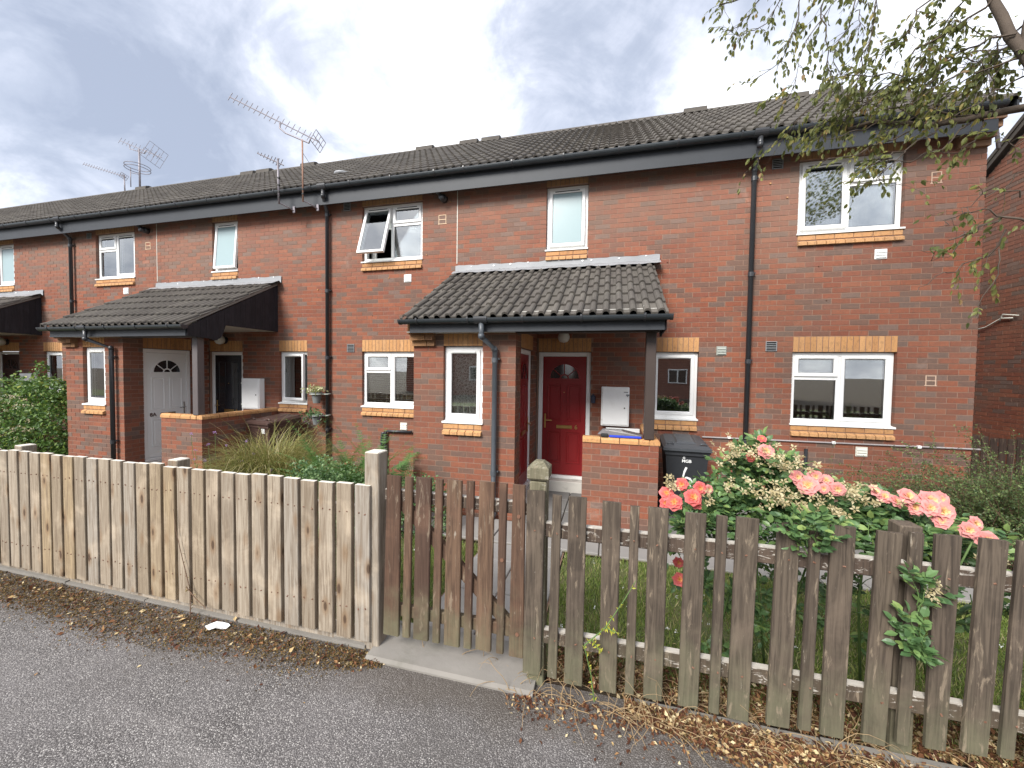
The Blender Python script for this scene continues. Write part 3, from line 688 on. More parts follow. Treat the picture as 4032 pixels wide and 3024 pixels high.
def window(par, x0, x1, z0, z1, yw=0., typ='one', glassm=None, vent='dark', inner=None, op=0., side=0., frost=False, lab=None, ground=True):
    """opening x0..x1, z0..z1 in a wall whose face is y=yw. z0 = top of brick sill"""
    glassm = glassm or M['glass']
    win = empty('window', (0, 0, 0), par); 
    if lab: win['label'] = lab
    y = yw+.055; f = .058; zb = z0+.035
    b = MB(); ring(b, x0+.003, x1-.003, zb, z1-.003, f, y, y+.07, .010)
    mid = None
    if typ in ('A', 'B', 'Bo', 'C'):
        mid = (x0+x1)/2+(-.02 if typ == 'A' else -.01)
        b.box(mid-.03, mid+.03, y+.004, y+.066, zb+f, z1-.003-f)
    zt = None
    if typ == 'A': zt = z1-.003-.36; b.box(x0+f, mid-.03, y+.005, y+.065, zt-.03, zt+.03)
    if typ in ('B', 'Bo'): zt = z1-.003-.36; b.box(mid+.03, x1-f, y+.005, y+.065, zt-.03, zt+.03)
    b.build('frame', M['upvc'], win)
    iz0, iz1, ix0, ix1 = zb+f-.012, z1-.003-f+.012, x0+f-.009, x1-f+.009
    ys = y-.016
    if typ == 'one': casement(win, ix0, ix1, iz0, iz1, ys, glassm, vent, op, side)
    if typ == 'A':
        casement(win, ix0, mid-.018, zt+.018, iz1, ys, glassm, vent, op)
        fixed_pane(win, x0+f+.002, mid-.032, zb+f+.002, zt-.032, y+.015, glassm)
        casement(win, mid+.018, ix1, iz0, iz1, ys, glassm, vent)
    if typ in ('B', 'Bo'):
        casement(win, ix0, mid-.018, iz0, iz1, ys, glassm, vent, op)
        casement(win, mid+.018, ix1, zt+.018, iz1, ys, glassm, vent)
        fixed_pane(win, mid+.032, x1-f-.002, zb+f+.002, zt-.032, y+.015, glassm)
    sb = MB(); sb.prism([(yw-.022, z0+.004), (yw-.022, z0+.026), (y+.004, z0+.040), (y+.06, z0+.040), (y+.06, z0+.004)], 0, x0-.012, x1+.012)
    sb.build('sill', M['upvcs'], win)
    # room behind
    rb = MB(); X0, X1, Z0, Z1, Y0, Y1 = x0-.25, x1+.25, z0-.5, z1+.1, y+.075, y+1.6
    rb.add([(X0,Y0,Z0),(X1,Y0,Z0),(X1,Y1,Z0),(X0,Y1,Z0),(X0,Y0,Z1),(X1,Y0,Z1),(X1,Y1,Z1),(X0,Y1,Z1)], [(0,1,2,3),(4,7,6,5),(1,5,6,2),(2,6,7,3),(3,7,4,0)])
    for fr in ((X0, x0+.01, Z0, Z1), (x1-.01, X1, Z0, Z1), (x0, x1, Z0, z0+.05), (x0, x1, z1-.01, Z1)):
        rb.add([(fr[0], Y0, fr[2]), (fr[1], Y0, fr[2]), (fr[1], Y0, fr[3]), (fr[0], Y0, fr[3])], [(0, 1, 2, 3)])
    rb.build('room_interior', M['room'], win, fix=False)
    yi = y+.11
    if inner == 'blind': slats(win, x0+.07, x1-.07, z0+.12, z1-.06, yi, M['blind'], .040, .55)
    if inner == 'darkblind': slats(win, x0+.06, x1-.06, z0+.08, z1-.05, yi, M['blinddark'], .026, 1.1)
    if inner == 'greyblind': slats(win, x0+.03, x1-.03, z0+.06, z1-.05, yi, M['blindgrey'], .026, 1.25)
    if inner == 'lace': curtain(win, x0+.066, x1-.066, z0+.10, z1-.068, y+.045, M['lace'], 4, .010)
    if inner == 'net':
        zl = lambda u: z0+.62+.03*abs(math.sin(u*40))
        curtain(win, x0+.066, x1-.066, z0, z1-.068, y+.088, M['lace'], 5, .012, zl)
        curtain(win, x0+.05, x0+.17, z0+.05, z1-.05, yi+.05, M['curtain'], 2, .02)
    if inner == 'curtains':
        curtain(win, x0+.05, (x0+x1)/2+.05, z0+.06, z1-.05, yi+.04, M['curtain'], 7, .02)
        curtain(win, (x0+x1)/2+.30, x1-.05, z0+.06, z1-.05, yi+.04, M['curtain'], 4, .02)
    return win
def text(body, size, mt, name, parent, M4, depth=.002, bold=0):
    cu = bpy.data.curves.new(name, 'FONT'); cu.body = body; cu.size = size; cu.extrude = depth; cu.align_x = 'CENTER'; cu.align_y = 'CENTER'; cu.offset = bold
    o = bpy.data.objects.new(name, cu); C.objects.link(o)
    dg = bpy.context.evaluated_depsgraph_get(); dg.update()
    me = bpy.data.meshes.new_from_object(o.evaluated_get(dg)); bpy.data.objects.remove(o)
    me.materials.clear(); me.materials.append(mt)
    q = link(name, me, parent); q.matrix_local = M4; return q
UPR = Matrix(((1, 0, 0, 0), (0, 0, -1, 0), (0, 1, 0, 0), (0, 0, 0, 1)))   # text plane facing -y

def door(par, T, w_, h_, leafm, style='fan', num=None, hinge_right=True, lab=None, framem=None, furn='brass', numm=None):
    """door in local coords: x 0..w_, z 0..h_, front face towards -y; T places it"""
    d = empty('door', (0, 0, 0), par); d.matrix_local = T
    if lab: d['label'] = lab
    fm = framem or M['upvc']; f = .068
    b = MB(); b.cbox(0, f, .0, .07, 0, h_, .005); b.cbox(w_-f, w_, .0, .07, 0, h_, .005); b.cbox(f, w_-f, .0, .07, h_-f, h_, .005); b.build('frame', fm, d)
    b = MB(); b.cbox(.01, w_-.01, -.03, .07, -.005, .045, .005); b.build('threshold', M['chrome'] if style == 'x' else M['upvcs'], d)
    x0, x1, z0, z1 = f+.004, w_-f-.004, .05, h_-f-.004; yl = .016
    lw = x1-x0; cx = (x0+x1)/2
    # leaf with raised panels
    b = MB(); b.box(x0, x1, yl, yl+.045, z0, z1); b.build('door_leaf', leafm, d)
    def raised(a0, a1, c0, c1):
        b = MB(); ring(b, a0, a1, c0, c1, .022, yl-.010, yl+.002, .008); b.build('panel_moulding', leafm, d)
        b = MB(); b.cbox(a0+.045, a1-.045, yl-.006, yl+.002, c0+.045, c1-.045, .005); b.build('door_panel', leafm, d)
    H = z1-z0
    if style == 'fan':
        pw = lw*.33
        for s in (x0+lw*.11, x1-lw*.11-pw):
            raised(s, s+pw, z0+H*.10, z0+H*.37); raised(s, s+pw, z0+H*.455, z0+H*.765)
        R1 = lw*.36; cz_ = z0+H*.815; n = 20
        g1 = MB(); vs = [(cx, yl-.004, cz_)]+[(cx+R1*math.cos(math.pi*i/n), yl-.004, cz_+R1*math.sin(math.pi*i/n)) for i in range(n+1)]
        g1.add(vs, [(0, i+1, i+2) for i in range(n)]); g1.build('fanlight_pane', M['fanglass'], d, fix=False)
        fb = MB()
        for rad, th in ((R1, .018), (R1*.27, .012)):
            for i in range(n):
                a, c_ = math.pi*i/n, math.pi*(i+1)/n
                p = [(cx+r_*math.cos(t), cz_+r_*math.sin(t)) for r_, t in ((rad-th, a), (rad+.008, a), (rad+.008, c_), (rad-th, c_))]
                fb.prism(p, 1, yl-.014, yl+.002)
        fb.box(cx-R1-.03, cx+R1+.03, yl-.014, yl+.002, cz_-.022, cz_+.004)
        for t in (40, 90, 140):
            t = R(t); dx, dz = math.cos(t), math.sin(t); px_, pz_ = -dz*.007, dx*.007; ra, rb_ = R1*.27, R1-.005
            fb.prism([(cx+dx*ra-px_, cz_+dz*ra-pz_), (cx+dx*rb_-px_, cz_+dz*rb_-pz_), (cx+dx*rb_+px_, cz_+dz*rb_+pz_), (cx+dx*ra+px_, cz_+dz*ra+pz_)], 1, yl-.012, yl+.002)
        fb.build('fanlight_bars', leafm, d)
    if style == 'strips':
        for s in (x0+lw*.13, x1-lw*.13-lw*.26):
            b = MB(); ring(b, s, s+lw*.26, z0+H*.42, z0+H*.93, .018, yl-.008, yl+.002, .006); b.build('panel_moulding', leafm, d)
            b = MB(); b.box(s+.02, s+lw*.26-.02, yl-.003, yl+.001, z0+H*.42+.02, z0+H*.93-.02); b.build('pane', M['fanglass'], d)
            raised(s, s+lw*.26, z0+H*.08, z0+H*.34)
    hx = x0+.045 if not hinge_right else x1-.045; sg = 1 if not hinge_right else -1
    zh = z0+H*.455; fmat = M[furn]
    b = MB(); b.cbox(hx-.014, hx+.014, yl-.012, yl, zh-.12, zh+.12, .004)
    b.tube([(hx, yl-.012, zh+.015), (hx, yl-.05, zh+.015), (hx+sg*.02, yl-.055, zh+.015), (hx+sg*.115, yl-.055, zh+.012)], .008, 8)
    b.build('handle', fmat, d, smooth=False)
    zl = z0+H*.408; b = MB(); b.cbox(cx-.13+.01, cx+.13+.01, yl-.010, yl, zl-.028, zl+.028, .004); b.cbox(cx-.10+.01, cx+.10+.01, yl-.016, yl-.008, zl-.017, zl+.017, .004)
    b.build('letterbox', fmat if furn != 'chrome' else M['darkmetal'], d)
    if num:
        nx = (cx+.13+.075) if not isinstance(num, tuple) else cx+num[1]
        s = num if not isinstance(num, tuple) else num[0]
        text(s, .10 if len(s) == 1 else .095, numm or fmat, 'door_number', d, Matrix.Translation((nx, yl-.004, zl)) @ UPR, .003, .002)
    b = MB(); b.tube([(cx, yl-.006, z0+H*.70), (cx, yl+.002, z0+H*.70)], .008, 10); b.build('spyhole', fmat, d)
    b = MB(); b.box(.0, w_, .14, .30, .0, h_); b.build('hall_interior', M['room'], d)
    return d
M['fanglass'] = simple('door_glass', (.02, .022, .024), .05, .3, 3, spec=.9)

# ------------------------------------------------------------------ roof tiles
def tile_profile():
    pts = []
    for r in (0, 1):      # two rolls in a 300 mm tile
        c = .075+.15*r
        pts += [(c-.075, 0), (c-.040, .002)]
        for t in (150, 120, 90, 60, 30): pts.append((c+.040*math.cos(R(t)), .004+.044*math.sin(R(t))))
        pts += [(c+.040, .002)]
    pts.append((.30, 0)); return pts
PROF = tile_profile()
def tile_geo(length, w_=.30, x0=0, x1=.30):
    pr = [(x, z) for x, z in PROF if x0-1e-6 <= x <= x1+1e-6]; n = len(pr); vs = []
    for (y, dz) in ((0, .030), (length, 0)):
        vs += [(x, y, z+dz) for x, z in pr]
    vs += [(x, .0, z+.030-.026) for x, z in pr]       # front lip thickness
    fs = [(i, i+1, n+i+1, n+i) for i in range(n-1)] + [(2*n+i, 2*n+i+1, i+1, i) for i in range(n-1)]
    fs += [(0, n, 2*n, 2*n), (n-1, 3*n-1, 2*n-1, 2*n-1)]
    return np.array(vs), fs
tile_cache = {}
def tile_mesh(length, bc, pitch):
    key = (length, bc)
    if key not in tile_cache:
        vs, fs = tile_geo(length); b = MB(); b.add(vs, [tuple(dict.fromkeys(f)) for f in fs], 0, bc)
        tile_cache[key] = b.mesh('roof_tile', M['tile'], fix=False)
    return tile_cache[key]
def roof(parent, x0, x1, ye, ze, yr, zr, gauge, quota, name='roof_tile', bed=None):
    """tiles from eave (ye,ze) up to (yr,zr)"""
    sl = math.hypot(yr-ye, zr-ze); pitch = math.atan2(zr-ze, yr-ye); n = int(round(sl/gauge)); ga = sl/n
    nx = int(round((x1-x0)/.30)); px_ = (x1-x0)/nx; recs = []
    for j in range(n):
        for i in range(nx):
            d = j*ga; recs.append(((x0+i*px_, ye+d*math.cos(pitch), ze+d*math.sin(pitch)), j, i))
    ln = ga+.06; recs.sort(key=lambda r: (Vector(r[0])-CAMP).length if in_view(r[0]) else 1e5)
    rest = recs[quota:]
    for c, j, i in recs[:quota]:
        o = link(name, tile_mesh(round(ln, 3), random.choice((.1, .3, .5, .7, .9)), pitch), parent, c, (pitch+random.uniform(-.006, .006), random.uniform(-.01, .01), random.uniform(-.004, .004)))
        o.scale = (px_/.30, 1, 1)
    if rest:
        vs, fs = tile_geo(ln); tf = []
        for f in fs:
            u = list(dict.fromkeys(f)); tf += [u] if len(u) == 3 else [[u[0], u[1], u[2]], [u[0], u[2], u[3]]]
        pos = np.array([r[0] for r in rest]); m_ = len(rest)
        X = np.tile([px_/.30, 0, 0], (m_, 1)); Y = np.tile([0, math.cos(pitch), math.sin(pitch)], (m_, 1)); Z = np.tile([0, -math.sin(pitch), math.cos(pitch)], (m_, 1))
        Z = Z + RNG.uniform(-.05, .05, (m_, 1))*0
        pos = pos + Z*RNG.uniform(-.002, .002, (m_, 1))
        V, Fq, at = scatter(vs, tf, pos, X, Y, Z, RNG.choice([.1, .3, .5, .7, .9], m_))
        link('tiling', bigmesh('tiling', V, Fq, M['tile'], at, nper=3), parent, kind='stuff')
    # underlay
    b = MB(); nrm = (-math.sin(pitch)*.03, math.cos(pitch)*.03)
    b.add([(x0, ye+.03, ze-.02), (x1, ye+.03, ze-.02), (x1, yr, zr-.01), (x0, yr, zr-.01)], [(0, 1, 2, 3)]); b.build('roof_underlay', M['hole'], parent, fix=False)
    return pitch

def gutter(parent, x0, x1, y, z, r=.058, outlets=(), brackets=.8, lens=1, mt=None, endr=True, endl=True):
    """half round gutter, top edge at z, centre y"""
    gm = mt or M['gutter']; root = empty('gutter', (0, 0, 0), parent)
    b = MB(); n = 10; prof = [(y+r*math.cos(math.pi+math.pi*i/n), z+r*math.sin(math.pi+math.pi*i/n)*1.08) for i in range(n+1)]
    pin = [(y+(r-.006)*math.cos(math.pi+math.pi*i/n), z+(r-.006)*math.sin(math.pi+math.pi*i/n)*1.08) for i in range(n+1)][::-1]
    b.prism(prof+pin, 0, x0, x1); b.build('channel', gm, root, smooth=False)
    def clip(x, wd, rr, name):
        b = MB(); pr = [(y+rr*math.cos(math.pi*.93+math.pi*1.14*i/n), z+rr*math.sin(math.pi*.93+math.pi*1.14*i/n)*1.08) for i in range(n+1)]
        pi = [(y+(r+.0005)*math.cos(math.pi*.93+math.pi*1.14*i/n), z+(r+.0005)*math.sin(math.pi*.93+math.pi*1.14*i/n)*1.08) for i in range(n+1)][::-1]
        b.prism(pr+pi, 0, x-wd/2, x+wd/2); b.build(name, M['pipe'], root)
    x = x0+.25
    while x < x1-.1:
        if all(abs(x-o) > .12 for o in outlets): clip(x, .022, r+.007, 'bracket')
        x += brackets
    for o in outlets: clip(o, .17, r+.010, 'outlet')
    for s, on in ((x0, endl), (x1, endr)):
        if on:
            b = MB(); b.prism([(y+(r+.004)*math.cos(math.pi+math.pi*i/n), z+(r+.004)*math.sin(math.pi+math.pi*i/n)*1.08) for i in range(n+1)], 0, s-.015, s+.015); b.build('stop_end', M['pipe'], root)
    return root
def pipe_bend(b, pts, r): b.tube(pts, r, 12)
def downpipe(parent, pts, clips, r=.034, mt=None):
    root = empty('downpipe', (0, 0, 0), parent); b = MB(); mt = mt or M['pipe']
    b.tube(pts, r, 14); b.build('pipe', mt, root, smooth=True)
    for (x, y, z) in clips:
        b = MB(); b.lathe([(r+.001, -.05), (r+.007, -.05), (r+.007, .012), (r+.001, .012)], (x, y, z), 14); b.box(x-.012, x+.060, y+r*.2, y+r+.02, z-.010, z+.008)
        b.build('pipe_clip', mt, root)
    for i in range(1, len(pts)-1):
        b = MB(); p = Vector(pts[i]); a_ = (Vector(pts[i-1])-p).normalized()*.03; c_ = (Vector(pts[i+1])-p).normalized()*.03
        b.tube([p+a_, p, p+c_], r+.005, 14); b.build('pipe_collar', mt, root, smooth=True)
    return root
def vent(parent, x0, x1, z0, z1, y=0., mt=None, style='louvre', ns=5):
    v = MB(); mt = mt or M['white']; v.cbox(x0, x1, y-.010, y+.004, z0, z1, .003)
    if style == 'louvre':
        root = v.build('wall_vent', mt, parent); st = (z1-z0-.03)/ns
        for i in range(ns):
            zc = z0+.015+i*st; b = MB(); b.prism([(y-.010, zc+.004), (y-.024, zc+.003), (y-.022, zc+.009), (y-.010, zc+st-.004)], 0, x0+.012, x1-.012); b.build('louvre', mt, root)
    else:
        b0 = MB(); b0.box(x0+.008, x1-.008, y-.003, y-.001, z0+.008, z1-.008); 
        fr = MB(); ring(fr, x0, x1, z0, z1, .010, y-.014, y, .003); root = fr.build('wall_vent', mt, parent); b0.build('opening', M['hole'], root)
        st = (z1-z0-.02)/ns
        for i in range(1, ns):
            b = MB(); zc = z0+.010+i*st; b.cbox(x0+.008, x1-.008, y-.015, y-.004, zc-.004, zc+.004, .001); b.build('louvre', mt, root)
    return root
def ridge(parent, x0, x1, y, z, vents):
    x = x0
    while x < x1-.05:
        q = min(x+.45, x1); b = MB(); n = 6; dz = 0
        pr = [(y-.13, z-.075)] + [(y+.09*math.cos(math.pi-math.pi*i/n), z-.02+.07*math.sin(math.pi*i/n)) for i in range(n+1)] + [(y+.13, z-.075)]
        b.prism(pr, 0, x+.004, q-.004); b.a = [.55]*len(b.f); b.build('ridge_tile', M['tile'], parent); x = q
    for v in vents:
        b = MB(); b.prism([(y-.17, z-.06), (y-.15, z+.045), (y-.06, z+.085), (y+.06, z+.085), (y+.15, z+.045), (y+.17, z-.06)], 0, v-.24, v+.24); b.a = [.2]*len(b.f)
        rv = b.build('ridge_vent', M['tile'], parent)
        b = MB(); b.box(v-.245, v-.241, y-.12, y+.12, z, z+.06); b.build('vent_grille', M['paint'], rv)

# ------------------------------------------------------------------ the terrace
def Tm(x, y, z, rz=0): return Matrix.Translation((x, y, z)) @ Matrix.Rotation(rz, 4, 'Z')
def porch(h, dx, bk, rich, boards_lab=None):
    X = lambda v: v+dx
    roof(h, X(-7.36), X(-4.06), -1.80, 2.425, -.02, 3.455, .33, 66 if rich else 0)
    # lead flashing: dressed against the wall and over the top tiles, slightly buckled
    nx, prof = 60, [(-.014, 3.60), (-.016, 3.52), (-.020, 3.46), (-.06, 3.500), (-.13, 3.470), (-.195, 3.425)]
    b = MB(); x0, x1 = X(-7.34), X(-3.97)
    for i in range(nx+1):
        u = i/nx; xx = x0+(x1-x0)*u
        for j, (y, z) in enumerate(prof):
            wv = .006*math.sin(u*41+j)+.005*math.sin(u*97+2*j)+.004*math.sin(u*13)
            b.v.append((xx, y-abs(wv)*(.3+.3*j/2), z+(wv*.8 if j in (0, 5) else wv*.3)))
    m_ = len(prof)
    for i in range(nx):
        for j in range(m_-1): b.f.append((i*m_+j, (i+1)*m_+j, (i+1)*m_+j+1, i*m_+j+1)); b.m.append(0); b.a.append(0)
    fl = b.build('lead_flashing', M['lead'], h, smooth=True, fix=False)
    b = MB()
    for q in range(9):
        xq = x0+.3+(x1-x0-.5)*q/8+random.uniform(-.12, .12); zq = 3.59+random.uniform(-.03, .005); r_ = random.uniform(.008, .022)
        n = 7; vs = [(xq, -.024, zq)]+[(xq+r_*random.uniform(.6, 1.3)*math.cos(t*6.283/n), -.022, zq+r_*random.uniform(.4, 1.)*math.sin(t*6.283/n)) for t in range(n)]
        b.add(vs, [(0, t+1, (t+1) % n+1) for t in range(n)])
    b.build('sealant_dabs', M['paint'], fl, fix=False)
    b = MB(); b.box(X(-7.26), X(-4.09), -1.735, -1.712, 2.262, 2.385); b.build('fascia_board', M['fascia'], h)
    gutter(h, X(-7.36), X(-4.03), -1.797, 2.425, .056, outlets=(X(-6.24),), brackets=.70)
    # ceiling and vertical boarding on the open side
    b = MB(); b.box(X(-5.86), X(-4.10), -1.705, -.004, 2.50, 2.512); b.box(X(-7.32), X(-5.87), -1.71, -1.505, 2.27, 2.28); b.build('porch_ceiling', M['soffit'], h)
    xb = X(-4.085); y = -1.72; k = 0
    def ztop(y): return 2.43+(y+1.75)*.585-.035
    def zbot(y):
        if y > -1.10: return 2.495
        if y > -1.22: return 2.495-.24*math.sin((-1.10-y)/.12*math.pi/2)**.7
        if y > -1.34: return 2.225+.01*abs(y+1.28)
        return 2.245+(-(y+1.34))*.05
    while y < -.01:
        ye = min(y+.098, -.004); b = MB(); nn = 4; top = [(yy, ztop(yy)) for yy in (ye, y)]; bot = [(y+(ye-y)*i/nn, zbot(y+(ye-y)*i/nn)) for i in range(nn+1)]
        b.prism([(p[0], p[1]) for p in bot+top], 0, xb+(k % 2)*.001, xb+.018); b.build('cladding_board', M['clad'], h); y = ye+.003; k += 1
    b = MB()
    b.add([(xb+.022, -1.80, 2.425-.03), (xb+.022, -.02, 3.455-.035), (xb+.022, -.02, 3.455+.02), (xb+.022, -1.80, 2.425+.022)], [(0, 1, 2, 3)])
    b.add([(xb-.04, -1.79, 2.425-.03), (xb+.022, -1.79, 2.425-.03), (xb+.022, -.02, 3.42), (xb-.04, -.02, 3.42)], [(0, 1, 2, 3)])
    b.build('verge_mortar', M['concrete'], h, fix=False)
    b = MB(); b.cbox(X(-4.263), X(-4.148), -1.515, -1.40, .972, 2.262, .006); b.cbox(X(-5.86), X(-4.11), -1.52, -1.40, 2.262, 2.42, .004); b.build('porch_post', M['postbrown'] if dx > -1 else M['postgrey'], h)
    # stepped brick corbels at the closed end
    for (za, zb, pr) in ((2.10, 2.17, .045), (2.175, 2.245, .105), (2.25, 2.32, .165), (2.325, 2.39, .165)):
        for (a, c_) in ((-7.335, -7.115), (-7.105, -7.0)):
            bk.add((X((a+c_)/2), -1.5-pr+.0925, (za+zb)/2), c_-a, zb-za, 0, 'buffdark', .185, part='corbel_brick')
def add_light(h, x, y, z):
    b = MB(); b.tube([(x, y, z), (x, y-.035, z)], .075, 20); r0 = b.build('wall_light', M['pipe'], h)
    b = MB(); b.lathe([(0.001, .10), (.05, .085), (.082, .05), (.095, 0), (.09, -.04), (.06, -.08), (.001, -.095)], (x, y-.12, z), 18); b.build('globe', M['globe'], r0, smooth=True)
def meter(h, x0, x1, z0, z1, y=0., worn=False):
    b = MB(); b.cbox(x0, x1, y-.13, y, z0, z1, .008); r0 = b.build('meter_box', M['white'], h)
    b = MB(); b.cbox(x0+.018, x1-.018, y-.142, y-.128, z0+.02, z1-.02, .006); b.build('door_flap', M['white'], r0)
    b = MB(); b.tube([(x1-.07, y-.142, z0+(z1-z0)*.47), (x1-.07, y-.152, z0+(z1-z0)*.47)], .011, 12); b.build('lock', M['gasket'], r0)
    b = MB(); b.cbox(x0+.012, x0+.022, y-.15, y-.13, z0+.08, z0+.11, .001); b.cbox(x0+.012, x0+.022, y-.15, y-.13, z1-.11, z1-.08, .001); b.build('hinge', M['cream'], r0)
    if worn:
        b = MB(); b.box(x1-.085, x1-.02, y-.1435, y-.141, z1-.085, z1-.07); b.box(x1-.05, x1+.004, y-.1435, y-.141, z1-.135, z1-.11); b.box(x1-.035, x1-.02, y-.1435, y-.141, z1-.15, z1-.12)
        b.build('tape_patch', M['lead'], r0)
def square_mark(h, x0, x1, z0, z1, mt):
    b = MB(); t_ = .011; y0, y1 = -.004, .002
    b.box(x0, x0+t_, y0, y1, z0, z1); b.box(x1-t_, x1, y0, y1, z0, z1); b.box(x0-.01, x1+.01, y0-.0005, y1, z0-t_, z0); b.box(x0, x1, y0-.0005, y1, z1, z1+t_); zm = (z0+z1)/2; b.box(x0+t_, x1-t_, y0, y1, zm-t_/2, zm+t_/2)
    b.build('mortar_patch', mt, h)
def flue(h, x, z, tilt=0):
    b = MB(); b.tube([(x, .01, z), (x, -.09, z)], .062, 18); b.tube([(x, -.05, z), (x, -.16, z-.02+tilt)], .045, 16); b.tube([(x-.02, -.1, z+.03), (x-.09, -.17, z+.085)], .03, 12); b.build('boiler_flue', M['pipe'], h, smooth=True)

def house(n, x0, x1, label, rich):
    dx = -n*W; X = lambda v: v+dx
    h = empty('terraced_house', ((x0+x1)/2, 0, -.2), None, label=label, cat='house', group='flats of the brick terrace')
    h.location = (0, 0, 0)
    bk = Bricks(); mo = MB(); q = 300 if rich else 0
    big = (X(-2.1375), X(-.9)); small = (X(-4.05), X(-3.375)); nar = (X(-5.7475), X(-5.0725)); dr = (X(-5.84), X(-4.975)); bayw = (X(-6.88), X(-6.3175))
    H = [(*big, .9, 2.325), (*big, 3.6, 5.03), (*small, .9, 2.325), (*nar, 3.6, 5.03), (*dr, -.3, 2.325), (X(-7.33), X(-5.8645), -.3, 2.4)]
    MH = [(*big, 1.05, 2.1), (*big, 3.75, 4.8), (*small, 1.05, 2.1), (*nar, 3.75, 4.8), (*dr, -.3, 2.1), (X(-7.33), X(-5.8645), -.3, 2.4)]
    wall(bk, mo, 0, 0., -1, x0, x1, -.225, 4.95, H, phase=.13, mholes=MH)
    # bay
    bx0, bx1 = X(-7.327), X(-5.8645)
    wall(bk, mo, 0, -1.5, -1, bx0, bx1, -.225, 2.325, [(*bayw, .9, 2.33)], e_corner=0, phase=.1125, mholes=[(*bayw, 1.05, 2.1)])
    wall(bk, mo, 1, bx1, 1, -1.5, -.003, -.225, 2.475, [(-1.2, -.36, -.3, 2.325)], s_corner=1, mholes=[(-1.2, -.36, -.3, 2.1)])
    wall(bk, mo, 1, bx0, -1, -1.3875, -.003, -.225, 2.475)
    for (a, c_, ax, fx, out, zs_) in ((*big, 0, 0, -1, 2.1), (*big, 0, 0, -1, 4.8), (*small, 0, 0, -1, 2.1), (*nar, 0, 0, -1, 4.8), (*dr, 0, 0, -1, 2.1), (*bayw, 0, -1.5, -1, 2.1), (-1.2, -.36, 1, bx1, 1, 2.1)):
        soldiers(bk, ax, fx, out, a, c_, zs_)
    for (a, c_, fx, zs_) in ((*big, 0, .9), (*big, 0, 3.6), (*small, 0, .9), (*nar, 0, 3.6), (*bayw, -1.5, .9)):
        sills(bk, h, 0, fx, -1, a, c_, zs_)
    porch(h, dx, bk, rich)
    if n == 0:
        for (za, zb, pr) in ((4.725, 4.795, .05), (4.80, 4.87, .12), (4.875, 4.945, .19), (4.95, 5.02, .24)):
            bk.add((-.215, -pr+.0925-.001, (za+zb)/2), .33, zb-za, 0, 'buffdark', .185, part='corbel_brick')
        wall(bk, mo, 1, -.05, 1, .1125, 6.8, -.225, 4.95)
        b = MB(); b.prism([(.1, 4.95), (6.8, 4.95), (3.3, 7.5)], 0, -.15, -.053); b.build('gable', M['brick'], h)
        b = MB(); b.box(.02, .10, 1.1, 5.5, -.3, -.2)
    else:
        pass
    flush(bk, h, q)
    mo.build('mortar_bed', M['mortar'], h, fix=False)
    # eaves and roof
    xr = x1+(-.08 if n == 0 else 0)
    b = MB(); b.box(x0, xr, -.236, -.214, 4.80, 5.105); b.build('fascia_board', M['fascia'], h)
    b = MB(); b.box(x0, xr, -.212, -.002, 4.93, 4.942); b.build('soffit', M['fascia'], h)
    gutter(h, x0+.002, xr-.002, -.302, 5.105, .060, outlets=(X(-2.74) if n else -2.74,), brackets=.82, endl=False, endr=(n == 0))
    xr = x1+(.07 if n == 0 else 0)
    roof(h, x0, xr, -.31, 5.10, 3.3, 7.66, .342, 234 if rich else 0)
    b = MB(); b.add([(x0, 3.3, 7.66), (xr, 3.3, 7.66), (xr, 7.0, 5.05), (x0, 7.0, 5.05)], [(0, 1, 2, 3)]); b.build('rear_roof_slope', M['tile'], h, fix=False)
    b = MB(); b.box(x0, x1-.12, 6.7, 6.8, -.2, 5.0); b.build('rear_wall', M['mortar'], h)
    ridge(h, x0, xr, 3.3, 7.68, {0: (-1.0, -.4, -2.95), 1: (-7.75, -8.35, -9.6, -13.3), 2: (-14.9, -15.5, -19.9), 3: ()}[n])
    if n == 0:
        b = MB(); b.add([(.025, -.31, 5.06), (.025, 3.3, 7.62), (.025, 3.3, 7.68), (.025, -.31, 5.12)], [(0, 1, 2, 3)]); b.build('verge_mortar', M['concrete'], h, fix=False)
        b = MB(); b.prism([(-.31, 5.0), (3.3, 7.56), (3.3, 7.70), (-.31, 5.11)], 0, -.02, .002); b.build('bargeboard', M['fascia'], h)
    return h, X, (big, small, nar, dr, bayw, bx1)

NAMES = {0: 'nearest brick terraced house, with the dark red front door numbered 6 under its tiled porch', 1: 'middle brick terraced house, with the white door 8A and black door under its porch',
         2: 'left-hand brick terraced house, mostly behind the flowering bush, only its porch side boards showing', 3: 'farthest brick terraced house, only its roof showing at the left edge'}
BND = [-0.05, -7.33, -7.33-W, -7.33-2*W, -7.33-3*W]
hs = {}
for n in range(4):
    hs[n] = house(n, BND[n+1], BND[n], NAMES[n], n < 3)

